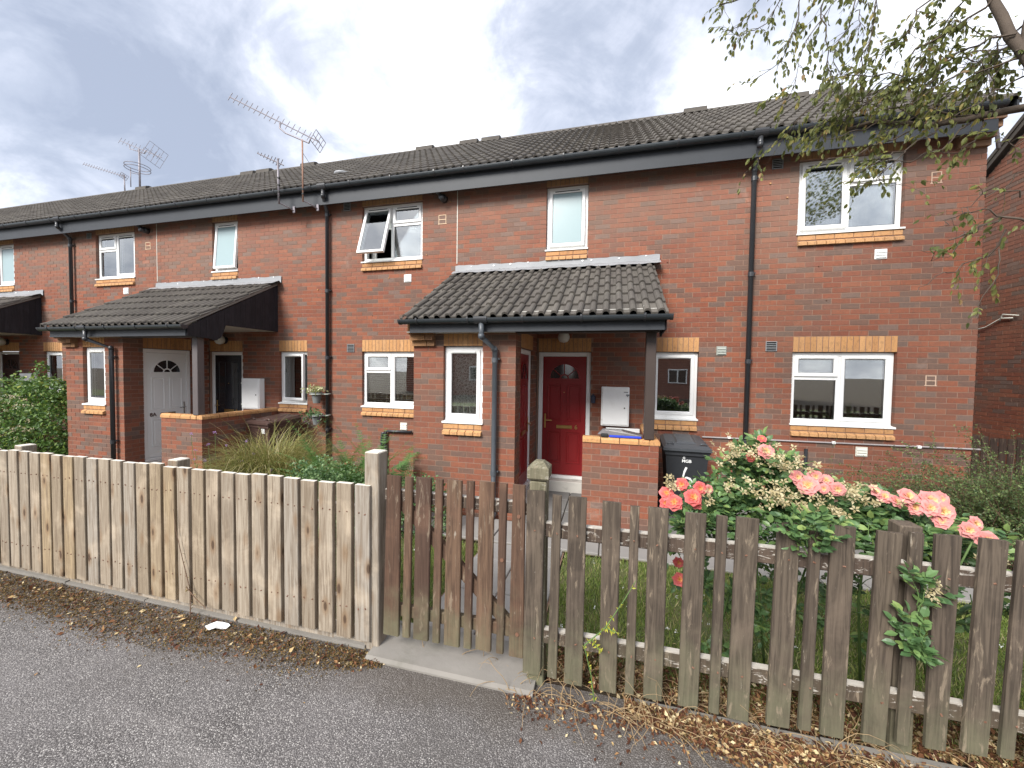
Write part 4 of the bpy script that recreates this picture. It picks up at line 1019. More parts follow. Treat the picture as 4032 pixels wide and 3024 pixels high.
# house 0 fittings
h, X, (big, small, nar, dr, bayw, bx1) = hs[0]
window(h, *big, 1.05, 2.1, typ='A', vent='white')
window(h, *big, 3.75, 4.8, typ='B', vent='dark', op=R(2.0), inner='net2')
window(h, *small, 1.05, 2.1, typ='one', vent='white', inner='darkblind')
window(h, *nar, 3.75, 4.8, typ='one', vent='dark', glassm=M['frost'], op=R(2.2))
window(h, *bayw, 1.05, 2.1, yw=-1.5, typ='one', vent='white', inner='lace')
door(h, Tm(dr[0]+.003, .035, .0), .859, 2.095, M['reddoor'], 'fan', '6', hinge_right=False, furn='brass', lab='dark red front door with brass number 6')
door(h, Tm(bx1-.035, -1.197, .0, R(90)), .834, 2.095, M['reddoor'], 'fan', None, furn='brass', lab='dark red side door seen at a sharp angle')
def steps(h, dr, bx1):
    b = MB(); b.cbox(dr[0]-.03, dr[1]+.03, -.16, .16, -.22, -.006, .01); b.build('door_step', M['step'], h)
    b = MB(); b.cbox(bx1-.16, bx1+.10, -1.22, -.34, -.22, -.006, .01); b.build('door_step', M['step'], h)
steps(h, dr, bx1)
meter(h, -4.80, -4.375, .93, 1.545, worn=True)
b = MB(); b.cbox(-4.72, -4.21, -.14, -.125, .842, .905, .004); o = b.build('sign_strip', M['white'], h); o.rotation_euler = (0, R(0), 0)
b = MB(); b.cbox(-4.965, -4.895, -.06, 0, 1.275, 1.40, .008); b.tube([(-4.93, -.03, 1.40), (-4.93, -.03, 1.425)], .012, 8); b.build('key_safe', simple('slate_blue_plastic', (.03, .035, .06), .4), h)
add_light(h, -5.41, -.0, 2.335)
square_mark(h, -.578, -.462, 1.66, 1.78, simple('pale_mortar', (.50, .36, .27), .9))
square_mark(h, -.622, -.512, 4.33, 4.46, bpy.data.materials['pale_mortar'])
vent(h, -3.135, -3.0, 2.052, 2.185, mt=M['ventgreen'], ns=3); vent(h, -2.485, -2.34, 2.112, 2.255, mt=M['ventgrey'], style='grille')
vent(h, -1.33, -1.19, .65, .785, mt=M['cream'], ns=3); vent(h, -2.485, -2.345, 4.715, 4.852, mt=M['ventgrey'], style='grille'); vent(h, -1.21, -1.07, 3.365, 3.50, mt=M['white'], ns=3)
downpipe(h, [(-2.74, -.302, 5.04), (-2.74, -.302, 4.93), (-2.725, -.06, 4.70), (-2.725, -.06, -.12)], [(-2.725, -.06, 4.60), (-2.725, -.06, 3.24), (-2.725, -.06, 1.98), (-2.725, -.06, .8)])
downpipe(h, [(-6.24, -1.797, 2.38), (-6.24, -1.797, 2.20), (-6.13, -1.56, 2.05), (-6.13, -1.56, -.12), (-6.13, -1.62, -.19)], [(-6.13, -1.56, 1.93), (-6.13, -1.56, .45)], mt=M['pipegrey'])
b = MB(); b.tube([(-3.30, -.02, .815), (-1.6, -.02, .825), (.03, -.02, .835)], .011, 8); g0 = b.build('gas_pipe', simple('copper_painted', (.33, .30, .30), .5), h)
for xx in (-2.93, -1.6, -.62):
    b = MB(); b.cbox(xx-.02, xx+.02, -.035, 0, .808, .846, .004); b.build('pipe_bracket', M['white'], g0)
b = MB(); b.tube([(-1.94, -.035, .72), (-1.94, -.035, .0)], .022, 10); b.build('waste_pipe', M['pipe'], h)
# droppings on the porch tiles
def splashes(parent, n, seed, pts):
    random.seed(seed); b = MB()
    for (x, y, z, nx_, ny, nz, r_) in pts(n):
        k = 8; rr = [r_*random.uniform(.35, 1.3) for _ in range(k)]; nrm = Vector((nx_, ny, nz)); t1 = Vector((1, 0, 0)) if abs(nrm.x) < .9 else Vector((0, 1, 0)); t2 = nrm.cross(t1).normalized(); t1 = t2.cross(nrm)
        c_ = Vector((x, y, z)); vs = [c_]+[c_+t1*rr[i]*math.cos(i*6.283/k)+t2*rr[i]*math.sin(i*6.283/k) for i in range(k)]
        b.add(vs, [(0, i+1, (i+1) % k+1) for i in range(k)])
    return b.build('bird_droppings', M['dropping'], parent, fix=False)
def on_porch(dx):
    def f(n):
        for _ in range(n):
            r_ = random.random(); y = -1.72+1.6*random.random()**1.2; i = random.randint(0, 21); x = -7.36+.075+.15*i+dx+random.uniform(-.02, .02)
            t_ = ((y+1.8)/1.78*6) % 1
            z = 2.425+(y+1.80)*.5787+.043+.020*(1-t_)+.002
            yield (x, y, z, 0, -.50, .866, random.uniform(.004, .018))
    return f
splashes(h, 75, 3, on_porch(0))
splashes(hs[1][0], 50, 4, on_porch(-W)); splashes(hs[2][0], 12, 5, on_porch(-2*W))
def on_roof(n):
    for _ in range(n):
        x = random.uniform(-21, -.2); t_ = random.random(); y = -.25+3.4*t_; j = (t_*3.4/3.61*13) % 1
        z = 5.10+(y+.31)*.709+.05+.018*(1-j); yield (x, y, z, 0, -.578, .815, random.uniform(.010, .03))
splashes(hs[0][0], 60, 6, on_roof)
random.seed(11)
# small plugs, nails and stains on the brick face
def plugs(h, pts):
    for x, z, r_ in pts:
        b = MB(); b.tube([(x, .004, z), (x, -.012, z)], r_, 8); b.build('wall_plug', M['nail'] if r_ < .009 else M['buff'], h)
plugs(h, [(-3.86, 3.48, .008), (-2.28, 4.3, .012), (-1.75, 2.83, .007), (-1.86, 3.31, .007), (-2.5, 4.52, .012), (-3.42, 2.65, .006)])

# house 1 fittings
h, X, (big, small, nar, dr, bayw, bx1) = hs[1]
window(h, *big, 1.05, 2.1, typ='A', vent='white', inner='blind')
window(h, *big, 3.75, 4.8, typ='Bo', vent='dark', op=R(18), inner='net')
window(h, *small, 1.05, 2.1, typ='one', vent='white', inner='greyblind', side=R(9))
window(h, *nar, 3.75, 4.8, typ='one', vent='dark', glassm=M['frost'], op=R(4.5))
window(h, *bayw, 1.05, 2.1, yw=-1.5, typ='one', vent='white')
door(h, Tm(dr[0]+.003, .035, .0), .859, 2.095, M['blackdoor'], 'strips', '8', hinge_right=False, furn='brass', lab='black front door with two narrow glass strips')
door(h, Tm(bx1-.035, -1.197, .0, R(90)), .834, 2.095, M['whitedoor'], 'fan', ('8A', -.245), furn='chrome', numm=M['darkmetal'], lab='white side door numbered 8A')
steps(h, dr, bx1)
meter(h, -11.95, -11.50, .93, 1.55)
add_light(h, -12.51, 0, 2.335)
square_mark(h, -7.672, -7.528, 4.36, 4.50, simple('cream_mortar', (.62, .46, .32), .9)); flue(h, -7.56, 4.77)
vent(h, -9.62, -9.475, 4.752, 4.90, mt=M['ventgrey'], style='grille'); vent(h, -9.545, -9.39, 2.09, 2.242, mt=M['ventgrey'], style='grille')
vent(h, -8.345, -8.2, 3.36, 3.50, mt=M['white'], ns=3); vent(h, -8.41, -8.27, .655, .795, mt=M['cream'], ns=3)
downpipe(h, [(-9.83, -.302, 5.04), (-9.83, -.302, 4.93), (-9.945, -.06, 4.74), (-9.945, -.06, -.12)], [(-9.945, -.06, 4.70), (-9.945, -.06, 3.27), (-9.945, -.06, 2.0), (-9.945, -.06, .62)])
downpipe(h, [(-13.33, -1.797, 2.38), (-13.33, -1.797, 2.22), (-13.13, -1.56, 2.08), (-13.13, -1.56, -.12)], [(-13.13, -1.56, 1.93), (-13.13, -1.56, .45)])
b = MB(); b.tube([(-8.16, -.045, .635), (-8.66, -.045, .63), (-8.69, -.045, .59), (-8.69, -.045, -.15)], .024, 10); b.tube([(-8.70, -.045, .60), (-8.76, -.045, .58), (-8.77, -.045, .5), (-8.77, -.045, -.15)], .026, 10); b.build('waste_pipe', M['pipe'], h, smooth=True)
plugs(h, [(-9.0, 2.77, .007), (-8.66, 3.45, .009), (-7.9, 3.83, .009), (-10.2, 3.30, .012), (-7.45, 4.72, .01), (-8.95, .72, .005)])
# house 2 fittings
h, X, (big, small, nar, dr, bayw, bx1) = hs[2]
window(h, *big, 3.75, 4.8, typ='A', vent='dark', inner='curtains', glassm=M['glass'])
window(h, *big, 1.05, 2.1, typ='A', vent='white', inner='curtains')
window(h, *nar, 3.75, 4.8, typ='one', vent='dark', glassm=M['frost'])
window(h, *small, 1.05, 2.1, typ='one', vent='white')
door(h, Tm(dr[0]+.003, .035, .0), .859, 2.095, M['browndoor'], 'fan', None, hinge_right=False, lab='dark brown front door')
meter(h, X(-4.70), X(-4.28), .93, 1.55); add_light(h, X(-5.41), 0, 2.335)
square_mark(h, -14.735, -14.59, 4.37, 4.505, bpy.data.materials['cream_mortar']); flue(h, -14.655, 4.76, .0)
vent(h, -16.59, -16.44, 4.72, 4.85, mt=M['ventgrey'], style='grille'); vent(h, -15.43, -15.28, 3.395, 3.54, mt=M['white'], ns=3)
downpipe(h, [(-17.0, -.302, 5.04), (-17.0, -.302, 4.93), (-17.05, -.06, 4.74), (-17.05, -.06, -.12)], [(-17.05, -.06, 4.6), (-17.05, -.06, 3.3), (-17.05, -.06, 2.0)])
for xx, hh in ((-7.318, hs[1][0]), (-14.40, hs[2][0])):
    b = MB(); b.box(xx-.006, xx+.006, -.004, .003, 3.64, 4.9); b.build('movement_joint', M['cream'], hh)

# low porch walls
def low_wall(n, label, rich):
    dx = -n*W; t = empty('low_wall', (0, 0, 0), None, label=label, cat='low wall', group='low brick porch walls')
    bk = Bricks(); mo = MB(); xa, xb = -4.99+dx, -4.09+dx
    wall(bk, mo, 0, -1.5, -1, xa, xb, -.225, .9, e_corner=0, phase=0)
    wall(bk, mo, 1, xb, 1, -1.5, -.005, -.225, .9, s_corner=1)
    flush(bk, t, 300 if rich else 0); mo.build('mortar_bed', M['mortar'], t, fix=False)
    def coping(a, c_, ax):
        L_ = c_-a; b = MB(); pr = [(-.062, -.034), (.062, -.034), (.062, .006), (.040, .036), (-.040, .036), (-.062, .006)]
        b.prism(pr, 0, -L_/2+.005, L_/2-.005); b.a = [random.choice((.2, .5, .8))]*len(b.f)
        mid = (a+c_)/2
        return b.build('coping_brick', M['buff'], t, loc=(mid, -1.452, .937) if ax == 0 else (xb-.048, mid, .937), rot=(0, 0, 0) if ax == 0 else (0, 0, R(90)))
    x = xa-.004
    while x < xb-.15: coping(x, min(x+.225, xb-.105), 0); x += .225
    y = -1.508
    while y < -.05: coping(y, min(y+(.225 if n == 0 else .15), -.006), 1); y += (.225 if n == 0 else .15)
    b = MB(); b.box(xa+.01, xb-.012, -1.495, -1.41, .898, .930); b.box(xb-.095, xb-.01, -1.49, -.01, .898, .930); b.build('coping_mortar', M['mortar'], t)
    return t
low_wall(0, 'low red brick wall with buff coping beside the dark red door and black bin', True)
low_wall(1, 'low red brick wall with buff coping behind the long grass, in front of door 8A', True)
low_wall(2, 'low brick porch wall hidden behind the flowering bush at left', False)

# ------------------------------------------------------------------ neighbour building on the right, gate between
nb = empty('neighbour_house', (0, 0, 0), None, label='brick house at the right edge with a steep gable verge seen side on', cat='house')
bk = Bricks(); mo = MB(); wall(bk, mo, 1, 2.2, -1, -1.0, 4.0, -.225, 4.95)
# bricks of the sloping gable part
k = 0; z = 4.95
while z < 7.4:
    y1 = 4.0-(z-4.95)/.68-.06; y = -1.0+(.1125 if k % 2 else 0)
    while y < y1-.05: q2 = min(y+.215, y1); bk.add((2.2+DEPTH/2, (y+q2)/2, z+.0375), q2-y, .065, 1); y += .225
    z += .075; k += 1
flush(bk, nb, 220)
mo.prism([(-1.0, 4.95), (4.0, 4.95), (.4, 7.4), (-1.0, 7.4)], 0, 2.206, 2.29); mo.build('mortar_bed', M['mortar'], nb, fix=False)
b = MB(); b.prism([(4.3, 4.76), (4.3, 4.92), (-1, 8.52), (-1, 8.36)], 0, 2.10, 2.13); b.build('bargeboard', M['tile'], nb)
b = MB(); b.prism([(4.35, 4.82), (4.35, 4.90), (-1, 8.54), (-1, 8.46)], 0, 2.08, 8.); b.build('roof', M['tile'], nb)
b = MB(); b.box(2.31, 8, -1, 4, -.2, 5); b.build('rear_wall', M['mortar'], nb)
b = MB(); pts = [(2.17, 3.4, 2.66), (2.17, 2.9, 2.72), (2.17, 2.6, 2.85), (2.17, 2.4, 2.83)]; b.tube(pts, .012, 6); b.tube([(2.16, 2.62, 2.80), (2.17, 2.58, 2.92), (2.17, 2.3, 2.86)], .009, 6); b.build('cable', M['cream'], nb, smooth=True)
sf = empty('side_fence', (0, 0, 0), None, label='dark brown close boarded fence between the two brick buildings', cat='fence'); x = .04
while x < 2.15:
    b = MB(); b.cbox(x, x+.088, 1.49, 1.508, -.2, .86-.04*x+random.uniform(-.02, .02), .003); b.build('fence_board', M['darkfence'], sf); x += .112
for zz_ in (.1, .6): b = MB(); b.cbox(.02, 2.16, 1.51, 1.55, zz_, zz_+.07, .004); b.build('rail', M['darkfence'], sf)
b = MB(); b.cbox(.60, .68, 1.50, 1.58, -.2, .93, .006); b.build('post', M['darkfence'], sf)

# opposite side of the lane (seen mirrored in the panes)
for i, (xa, xb) in enumerate(((-22, -9), (-7.5, 7))):
    oh = empty('opposite_house', (0, 0, 0), None, label=('long brick house across the lane behind the viewer, at left', 'long brick house across the lane behind the viewer, at right')[i], cat='house', group='houses across the lane')
    b = MB(); b.box(xa, xb, -31, -24, -.3, 5.0); b.build('walls', simple('opposite_brick', (.22, .10, .07), .9, .3, 4) if i == 0 else bpy.data.materials['opposite_brick'], oh)
    b = MB(); b.prism([(-31.4, 4.9), (-23.6, 4.9), (-27.5, 7.6)], 0, xa-.2, xb+.2); b.build('roof', M['tile'], oh)
    x = xa+1.2
    while x < xb-1.5:
        for zz_ in (1.0, 3.7):
            wv = MB(); wv.cbox(x, x+1.3, -24.0, -23.93, zz_, zz_+1.1, .01); r0 = wv.build('window', M['upvc'], oh)
            for (p, q2) in ((x+.08, x+.6), (x+.7, x+1.22)): pb = MB(); pb.box(p, q2, -23.928, -23.92, zz_+.08, zz_+1.02); pb.build('pane', M['fanglass'], r0)
        x += 2.9

# ------------------------------------------------------------------ fences and gate
def picket(parent, xt0, xt1, zt, xb0, xb1, zb, y, th, mt, name='picket', slope=.0, cham=.003):
    """board with its own lean; stored around its own base so grain differs"""
    ox, oz = (xb0+xb1)/2, zb
    vs = []; c_ = cham
    for (x0, x1, z0_, z1_) in ((xb0, xb1, zb, zb+slope), (xt0, xt1, zt, zt+slope)):
        vs += [(x0-ox+c_, 0, z0_-oz), (x1-ox-c_, 0, z1_-oz), (x1-ox, c_, z1_-oz), (x1-ox, th, z1_-oz), (x0-ox, th, z0_-oz), (x0-ox, c_, z0_-oz)]
    b = MB(); n = 6; b.add(vs, [tuple(range(n))[::-1], tuple(range(n, 2*n))]+[(i, (i+1) % n, n+(i+1) % n, n+i) for i in range(n)])
    return b.build(name, mt, parent, loc=(ox, y, oz))
YF = -4.21
nf = empty('picket_fence', (0, 0, 0), None, label='new pale wooden picket fence left of the gate', cat='fence')
random.seed(21)
px0 = -6.27; pitch_ = (9.816-6.27)/26.9; i = 0; x = px0
XS = [-6.27]
while XS[-1] > -14.5: XS.append(XS[-1]-.1395)
for i, x in enumerate(XS):
    wd = .112+random.uniform(-.003, .003); zt = 1.018+random.uniform(-.007, .007); j = random.uniform(-.004, .004)
    if i == 13: zt += .012
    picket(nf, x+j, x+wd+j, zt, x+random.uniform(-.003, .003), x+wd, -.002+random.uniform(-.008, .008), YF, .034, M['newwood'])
for zz_ in ((.80, .87), (.17, .24)):
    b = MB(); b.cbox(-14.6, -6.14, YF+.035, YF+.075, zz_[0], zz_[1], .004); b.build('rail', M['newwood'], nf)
for xx in (-7.96, -9.80, -11.6, -13.4):
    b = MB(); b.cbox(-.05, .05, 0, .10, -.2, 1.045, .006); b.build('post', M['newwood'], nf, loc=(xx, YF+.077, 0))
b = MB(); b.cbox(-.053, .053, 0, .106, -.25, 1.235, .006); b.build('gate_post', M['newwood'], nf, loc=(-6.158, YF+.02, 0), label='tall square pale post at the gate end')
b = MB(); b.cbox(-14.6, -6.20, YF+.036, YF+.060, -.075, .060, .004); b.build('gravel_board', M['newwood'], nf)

def nails(parent, xs, zs, y):
    b = MB()
    for x in xs:
        for z in zs: b.tube([(x+random.uniform(-.012, .012), y-.0025, z+random.uniform(-.012, .012)), (x, y+.002, z)], .0042, 6)
    b.build('nail_heads', M['nail'], parent, kind='stuff')
nails(nf, [x+.03 for x in XS]+[x+.085 for x in XS], (.835, .205), YF)
GATE = [(-6.035,-5.938,1.104,-6.059,-5.948,.078),(-5.907,-5.854,1.104,-5.923,-5.872,.083),(-5.831,-5.728,1.108,-5.846,-5.743,.086),(-5.7,-5.65,1.108,-5.715,-5.667,.087),(-5.623,-5.526,1.11,-5.637,-5.534,.088),
        (-5.496,-5.447,1.112,-5.507,-5.458,.092),(-5.415,-5.321,1.117,-5.43,-5.332,.10),(-5.291,-5.243,1.116,-5.299,-5.255,.101),(-5.21,-5.135,1.116,-5.221,-5.133,.10)]
gt = empty('garden_gate', (0, 0, 0), None, label='worn dark brown picket gate between the pale post and the capped post', cat='gate')
for t_ in GATE: picket(gt, *t_[:2], t_[2]-.003, t_[3], t_[4], t_[5]-.01, YF, .019, M['gatewood'], name='pale', cham=.005)
for (za, zb) in ((.932, 1.009), (.189, .265)):
    b = MB(); b.cbox(-.47, .47, 0, .038, -.037, .037, .004); b.build('rail', M['oldrail'] if za > .5 else M['gatewood'], gt, loc=(-5.59, YF+.020, (za+zb)/2))
b = MB(); p0, p1 = Vector((-5.95, 0, .93)), Vector((-5.23, 0, .26)); d_ = (p1-p0).normalized(); nn = Vector((d_.z, 0, -d_.x))*.035
b.prism([tuple((p0+nn)[i] for i in (0, 2)), tuple((p0-nn)[i] for i in (0, 2)), tuple((p1-nn)[i] for i in (0, 2)), tuple((p1+nn)[i] for i in (0, 2))], 1, YF+.0215, YF+.056); b.build('brace', M['gatewood'], gt)
for (xx, zz_) in ((-5.17, .93), (-5.17, .23), (-5.268, .66)):
    b = MB(); b.tube([(xx, YF-.006, zz_), (xx, YF+.004, zz_)], .011, 10); b.build('bolt', M['nail'], gt)

OLD = [(-5.124,-5.019,1.086,-5.135,-5.03,.006),(-4.976,-4.925,1.074,-4.989,-4.935,.012),(-4.885,-4.785,1.071,-4.892,-4.79,-.003),(-4.7,-4.6,1.064,-4.699,-4.605,-.001),(-4.552,-4.505,1.051,-4.559,-4.511,.008),
       (-4.459,-4.357,1.055,-4.462,-4.367,.01),(-4.274,-4.175,1.045,-4.287,-4.189,.008),(-4.126,-4.076,1.046,-4.136,-4.088,.005),(-4.035,-3.932,1.047,-4.049,-3.951,-.003),(-3.85,-3.753,1.04,-3.87,-3.768,.005),
       (-3.711,-3.663,1.02,-3.731,-3.676,.015),(-3.624,-3.525,1.05,-3.636,-3.54,.012),(-3.438,-3.342,1.046,-3.464,-3.372,.022),(-3.312,-3.262,1.054,-3.329,-3.281,.045),(-3.219,-3.124,1.054,-3.22,-3.143,.053),
       (-3.056,-2.96,1.057,-3.084,-2.993,.07),(-2.925,-2.877,1.06,-2.95,-2.90,.08),(-2.83,-2.73,1.06,-2.85,-2.75,.08),(-2.68,-2.63,1.05,-2.7,-2.65,.08)]
x = -2.52
while x < 1.6: OLD += [(x, x+.1, 1.05, x-.01, x+.09, .07), (x+.15, x+.2, 1.05, x+.14, x+.19, .07)]; x += .27
of = empty('picket_fence', (0, 0, 0), None, label='old dark brown picket fence with alternating wide and narrow boards, right of the gate', cat='fence')
for t_ in OLD:
    tt = list(t_); 
    picket(of, tt[0], tt[1], tt[2], tt[3], tt[4], tt[5], YF, .021, M['oldwood'], slope=random.uniform(-.004, .004), cham=.004)
for (za, zb) in ((.815, .905), (.178, .285)):
    for (xa, xb) in ((-5.02, -3.30), (-3.292, -1.45), (-1.44, 1.6)):
        b = MB(); b.cbox(-(xb-xa)/2, (xb-xa)/2, 0, .042, -.043, .043, .005); b.build('rail', M['oldrail'], of, loc=((xa+xb)/2, YF+.0225, (za+zb)/2))
b = MB(); b.cbox(-.05, .05, 0, .10, -.25, 1.135, .006); p1 = b.build('post', M['postold'], of, loc=(-5.065, YF+.024, 0), label='square post with a faceted cap beside the gate')
b = MB(); s = .062; b.add([(-s+.012, .05-s+.012, 1.142), (s-.012, .05-s+.012, 1.142), (s-.012, .05+s-.012, 1.142), (-s+.012, .05+s-.012, 1.142), (-s, .05-s, 1.155), (s, .05-s, 1.155), (s, .05+s, 1.155), (-s, .05+s, 1.155),
    (-s, .05-s, 1.215), (s, .05-s, 1.215), (s, .05+s, 1.215), (-s, .05+s, 1.215), (-.025, .025, 1.250), (.025, .025, 1.250), (.025, .075, 1.250), (-.025, .075, 1.250)],
    [(0,1,5,4),(1,2,6,5),(2,3,7,6),(3,0,4,7),(4,5,9,8),(5,6,10,9),(6,7,11,10),(7,4,8,11),(8,9,13,12),(9,10,14,13),(10,11,15,14),(11,8,12,15),(12,13,14,15),(3,2,1,0)]); b.build('post_cap', M['postold'], p1)
nails(of, [(t_[0]+t_[1])/2 for t_ in OLD], (.86, .23), YF)
for xx in (-3.27, -1.45, .4): b = MB(); b.cbox(-.045, .045, 0, .09, -.25, 1.062, .005); b.build('post', M['oldwood'], of, loc=(xx, YF+.066, 0))

# ------------------------------------------------------------------ wheelie bins and porch clutter
def bin_(x, y, rz, body, lid, label, mark=None):
    t = empty('wheelie_bin', (x, y, -.20), None, label=label, cat='bin'); t.rotation_euler = (0, 0, rz)
    b = MB(); lo = [(-.20, -.20), (.20, -.20), (.20, .22), (-.20, .22)]; hi = [(-.262, -.30), (.262, -.30), (.262, .30), (-.262, .30)]
    vs = [(p[0], p[1], .04) for p in lo]+[(p[0], p[1], .93) for p in hi]+[(p[0]*1.08, p[1]*1.06, .93) for p in hi]+[(p[0]*1.08, p[1]*1.06, .975) for p in hi]
    b.add(vs, [(3,2,1,0)]+[(i,(i+1)%4,4+(i+1)%4,4+i) for i in range(4)]+[(4+i,4+(i+1)%4,8+(i+1)%4,8+i) for i in range(4)]+[(8+i,8+(i+1)%4,12+(i+1)%4,12+i) for i in range(4)]+[(12,13,14,15)])
    b.build('bin_body', body, t)
    # lid: overhanging skirt, sloped faces, raised centre panel and two grips
    b = MB(); A_ = [(-.295, -.345, .955), (.295, -.345, .955), (.285, .33, .985), (-.285, .33, .985)]
    B_ = [(-.295, -.345, .990), (.295, -.345, .990), (.285, .33, 1.03), (-.285, .33, 1.03)]
    C_ = [(-.255, -.285, 1.022), (.255, -.285, 1.022), (.245, .30, 1.075), (-.245, .30, 1.075)]
    D_ = [(-.13, -.20, 1.035), (.13, -.20, 1.035), (.13, .24, 1.082), (-.13, .24, 1.082)]; E_ = [(-.105, -.17, 1.058), (.105, -.17, 1.058), (.105, .22, 1.100), (-.105, .22, 1.100)]
    vs = A_+B_+C_+D_+E_; b.add(vs, [(3,2,1,0)]+[(4*l+i,4*l+(i+1)%4,4*l+4+(i+1)%4,4*l+4+i) for l in range(4) for i in range(4)]+[(16,17,18,19)])
    ld = b.build('lid', lid, t)
    for s in (-1, 1):
        b = MB(); b.tube([(s*.20-.035, -.262, 1.02), (s*.20-.03, -.262, 1.048), (s*.20+.03, -.262, 1.048), (s*.20+.035, -.262, 1.02)], .010, 8); b.build('lid_grip', lid, ld, smooth=True)
        b = MB(); b.tube([(s*.235, .22, .10), (s*.275, .22, .10)], .10, 20); b.build('wheel', M['gasket'], t)
        b = MB(); b.cbox(s*.16-.06, s*.16+.06, .31, .37, 1.03, 1.075, .008); b.build('hinge', lid, ld)
    b = MB(); b.tube([(-.24, .36, .96), (.24, .36, .96)], .014, 8); b.build('handle_bar', body, t)
    b = MB(); 
    for s in (-.27, .27): b.box(s-.006, s+.006, -.28, .28, .90, .925)
    b.box(-.27, .27, -.318, -.300, .895, .925); b.build('rim_rib', body, t)
    tilt = math.atan2(.10, .89); 
    if mark:
        def face(xx, zz_): yy = -.20-(.10)*(zz_-.04)/.89-.003; return Matrix.Translation((xx, yy, zz_)) @ Matrix.Rotation(tilt, 4, 'X') @ UPR
        if mark == '6':
            text('MGB', .056, M['paint'], 'bin_lettering', t, face(.0, .815), .0008, .0012)
            b = MB(); s = .018
            pr = [(0, s), (-s, 0), (0, -s), (s, 0)]; pi_ = [(p*.55, q2*.55) for p, q2 in pr]
            fq = [(i, (i+1) % 4, 4+(i+1) % 4, 4+i) for i in range(4)]; b.add([(p, q2, 0) for p, q2 in pr]+[(p, q2, 0) for p, q2 in pi_], fq); o = b.build('bin_emblem', M['paint'], t, fix=False); o.matrix_local = face(-.034, .858)
            b = MB(); pts = [(.0, .20), (-.022, .14), (-.035, .07), (-.038, .01), (-.030, -.04), (0, -.07), (.04, -.065), (.068, -.03), (.072, .01), (.05, .05), (.01, .065), (-.005, .06)]
            for i in range(len(pts)-1):
                p = Vector((*pts[i], 0)); q2 = Vector((*pts[i+1], 0)); d2 = (q2-p).normalized(); n2 = Vector((-d2.y, d2.x, 0))*random.uniform(.010, .014)
                b.add([p-n2-d2*.004, q2-n2*.95+d2*.004, q2+n2*.95+d2*.004, p+n2-d2*.004], [(0, 1, 2, 3)])
            for v_i in range(len(b.v)): b.v[v_i] = (b.v[v_i][0], b.v[v_i][1], (v_i//4)*.0003)
            o = b.build('painted_number', M['paint'], t, fix=False); o.matrix_local = face(.0, .53)
        else:
            b = MB(); 
            for k_ in range(5): b.add([(-.04+random.uniform(-.01, .01), .05-.022*k_, .0002*k_), (.045+random.uniform(-.01, .01), .055-.022*k_, .0002*k_), (.04, .070-.022*k_, .0002*k_), (-.045, .066-.022*k_, .0002*k_)], [(0, 1, 2, 3)])
            o = b.build('torn_sticker', M['paint'], t, fix=False); o.matrix_local = face(.10, .83)
    return t
bin_(-3.66, -.62, R(-2), M['binblack'], M['binlid'], 'black wheelie bin with a hand painted 6 beside the low wall', '6')
bin_(-10.72, -.52, R(-8), M['binbrown'], M['binbrown'], 'brown wheelie bin standing behind the tall ornamental grass', 's')
tr = empty('storage_tray', (-4.55, -1.452, .975), None, label='smoky plastic tray on a blue lid lying on the low wall coping', cat='tray')
b = MB(); b.cbox(-.12, .26, -.055, .07, 0, .028, .006); b.build('blue_lid', M['blue'], tr)
b = MB(); b.add([(-.26, -.04, .03), (.27, -.05, .03), (.28, .10, .03), (-.25, .12, .03), (-.20, .0, .085), (.02, -.01, .095), (.06, -.02, .07), (.22, .0, .05), (.22, .07, .055), (.04, .08, .09), (-.20, .09, .088)],
    [(3,2,1,0),(0,1,7,6,5,4),(1,2,8,7),(2,3,10,9,8),(3,0,4,10),(4,5,9,10),(5,6,9),(6,7,8,9)]); b.build('smoky_tray', M['clear'], tr)
b = MB(); b.cbox(-.22, -.13, -.065, .0, 0, .045, .01); b.build('black_handle', M['gasket'], tr)

# ------------------------------------------------------------------ aerials
def aerial(label, pole, mat_, boom, els, elen, edir, refl=None, grp='television aerials along the roof', pr=.016, arm=None, loop=None, strap=None):
    t = empty('tv_aerial', pole[0], None, label=label, cat='aerial', group=grp); o3 = Vector(pole[0])
    b = MB(); b.tube([Vector(p)-o3 for p in pole], pr, 10); b.build('mast', mat_, t, smooth=True)
    A_, B_ = Vector(boom[0])-o3, Vector(boom[1])-o3; b = MB(); b.tube([A_, B_], .010, 6); b.build('boom', M['alu'], t)
    e = Vector(edir).normalized()
    for i in range(els):
        p = A_+(B_-A_)*(i+.15)/els; b = MB(); l_ = elen if not callable(elen) else elen(i/els); b.tube([p-e*l_/2+Vector((0, 0, .012)), p+e*l_/2+Vector((0, 0, .012))], .006, 5); b.build('element', M['alu'], t)
    if refl:
        p = A_+(B_-A_)*refl[0]; d = (B_-A_).normalized(); side = e; upv = d.cross(side).normalized(); rw, rh = refl[1], refl[2]
        b = MB(); 
        for k_ in range(5): q2 = p+upv*rh*(k_/4-.5); b.tube([q2-side*rw/2, q2+side*rw/2], .006, 5)
        for k_ in (-1, 0, 1): b.tube([p+side*rw/2*k_-upv*rh/2, p+side*rw/2*k_+upv*rh/2], .006, 5)
        b.build('reflector', M['alu'], t)
    if arm: b = MB(); b.tube([Vector(q2)-o3 for q2 in arm], .013, 8); b.build('cradle_arm', M['alu'], t, smooth=True)
    if strap:
        for z in strap[1]: b = MB(); b.tube([Vector((0, 0, z)), Vector((0, 0, z+.03))], pr+.006, 8); b.build('strap', M['gasket'], t)
        b = MB(); b.tube([(0, 0, .02), (.10, .12, -.03), (.14, .20, -.06)], .012, 6); b.cbox(.115, .165, .19, .212, -.10, .02, .004); b.build('bracket', M['alu'], t)
    return t
ed = (.35, .25, .9)
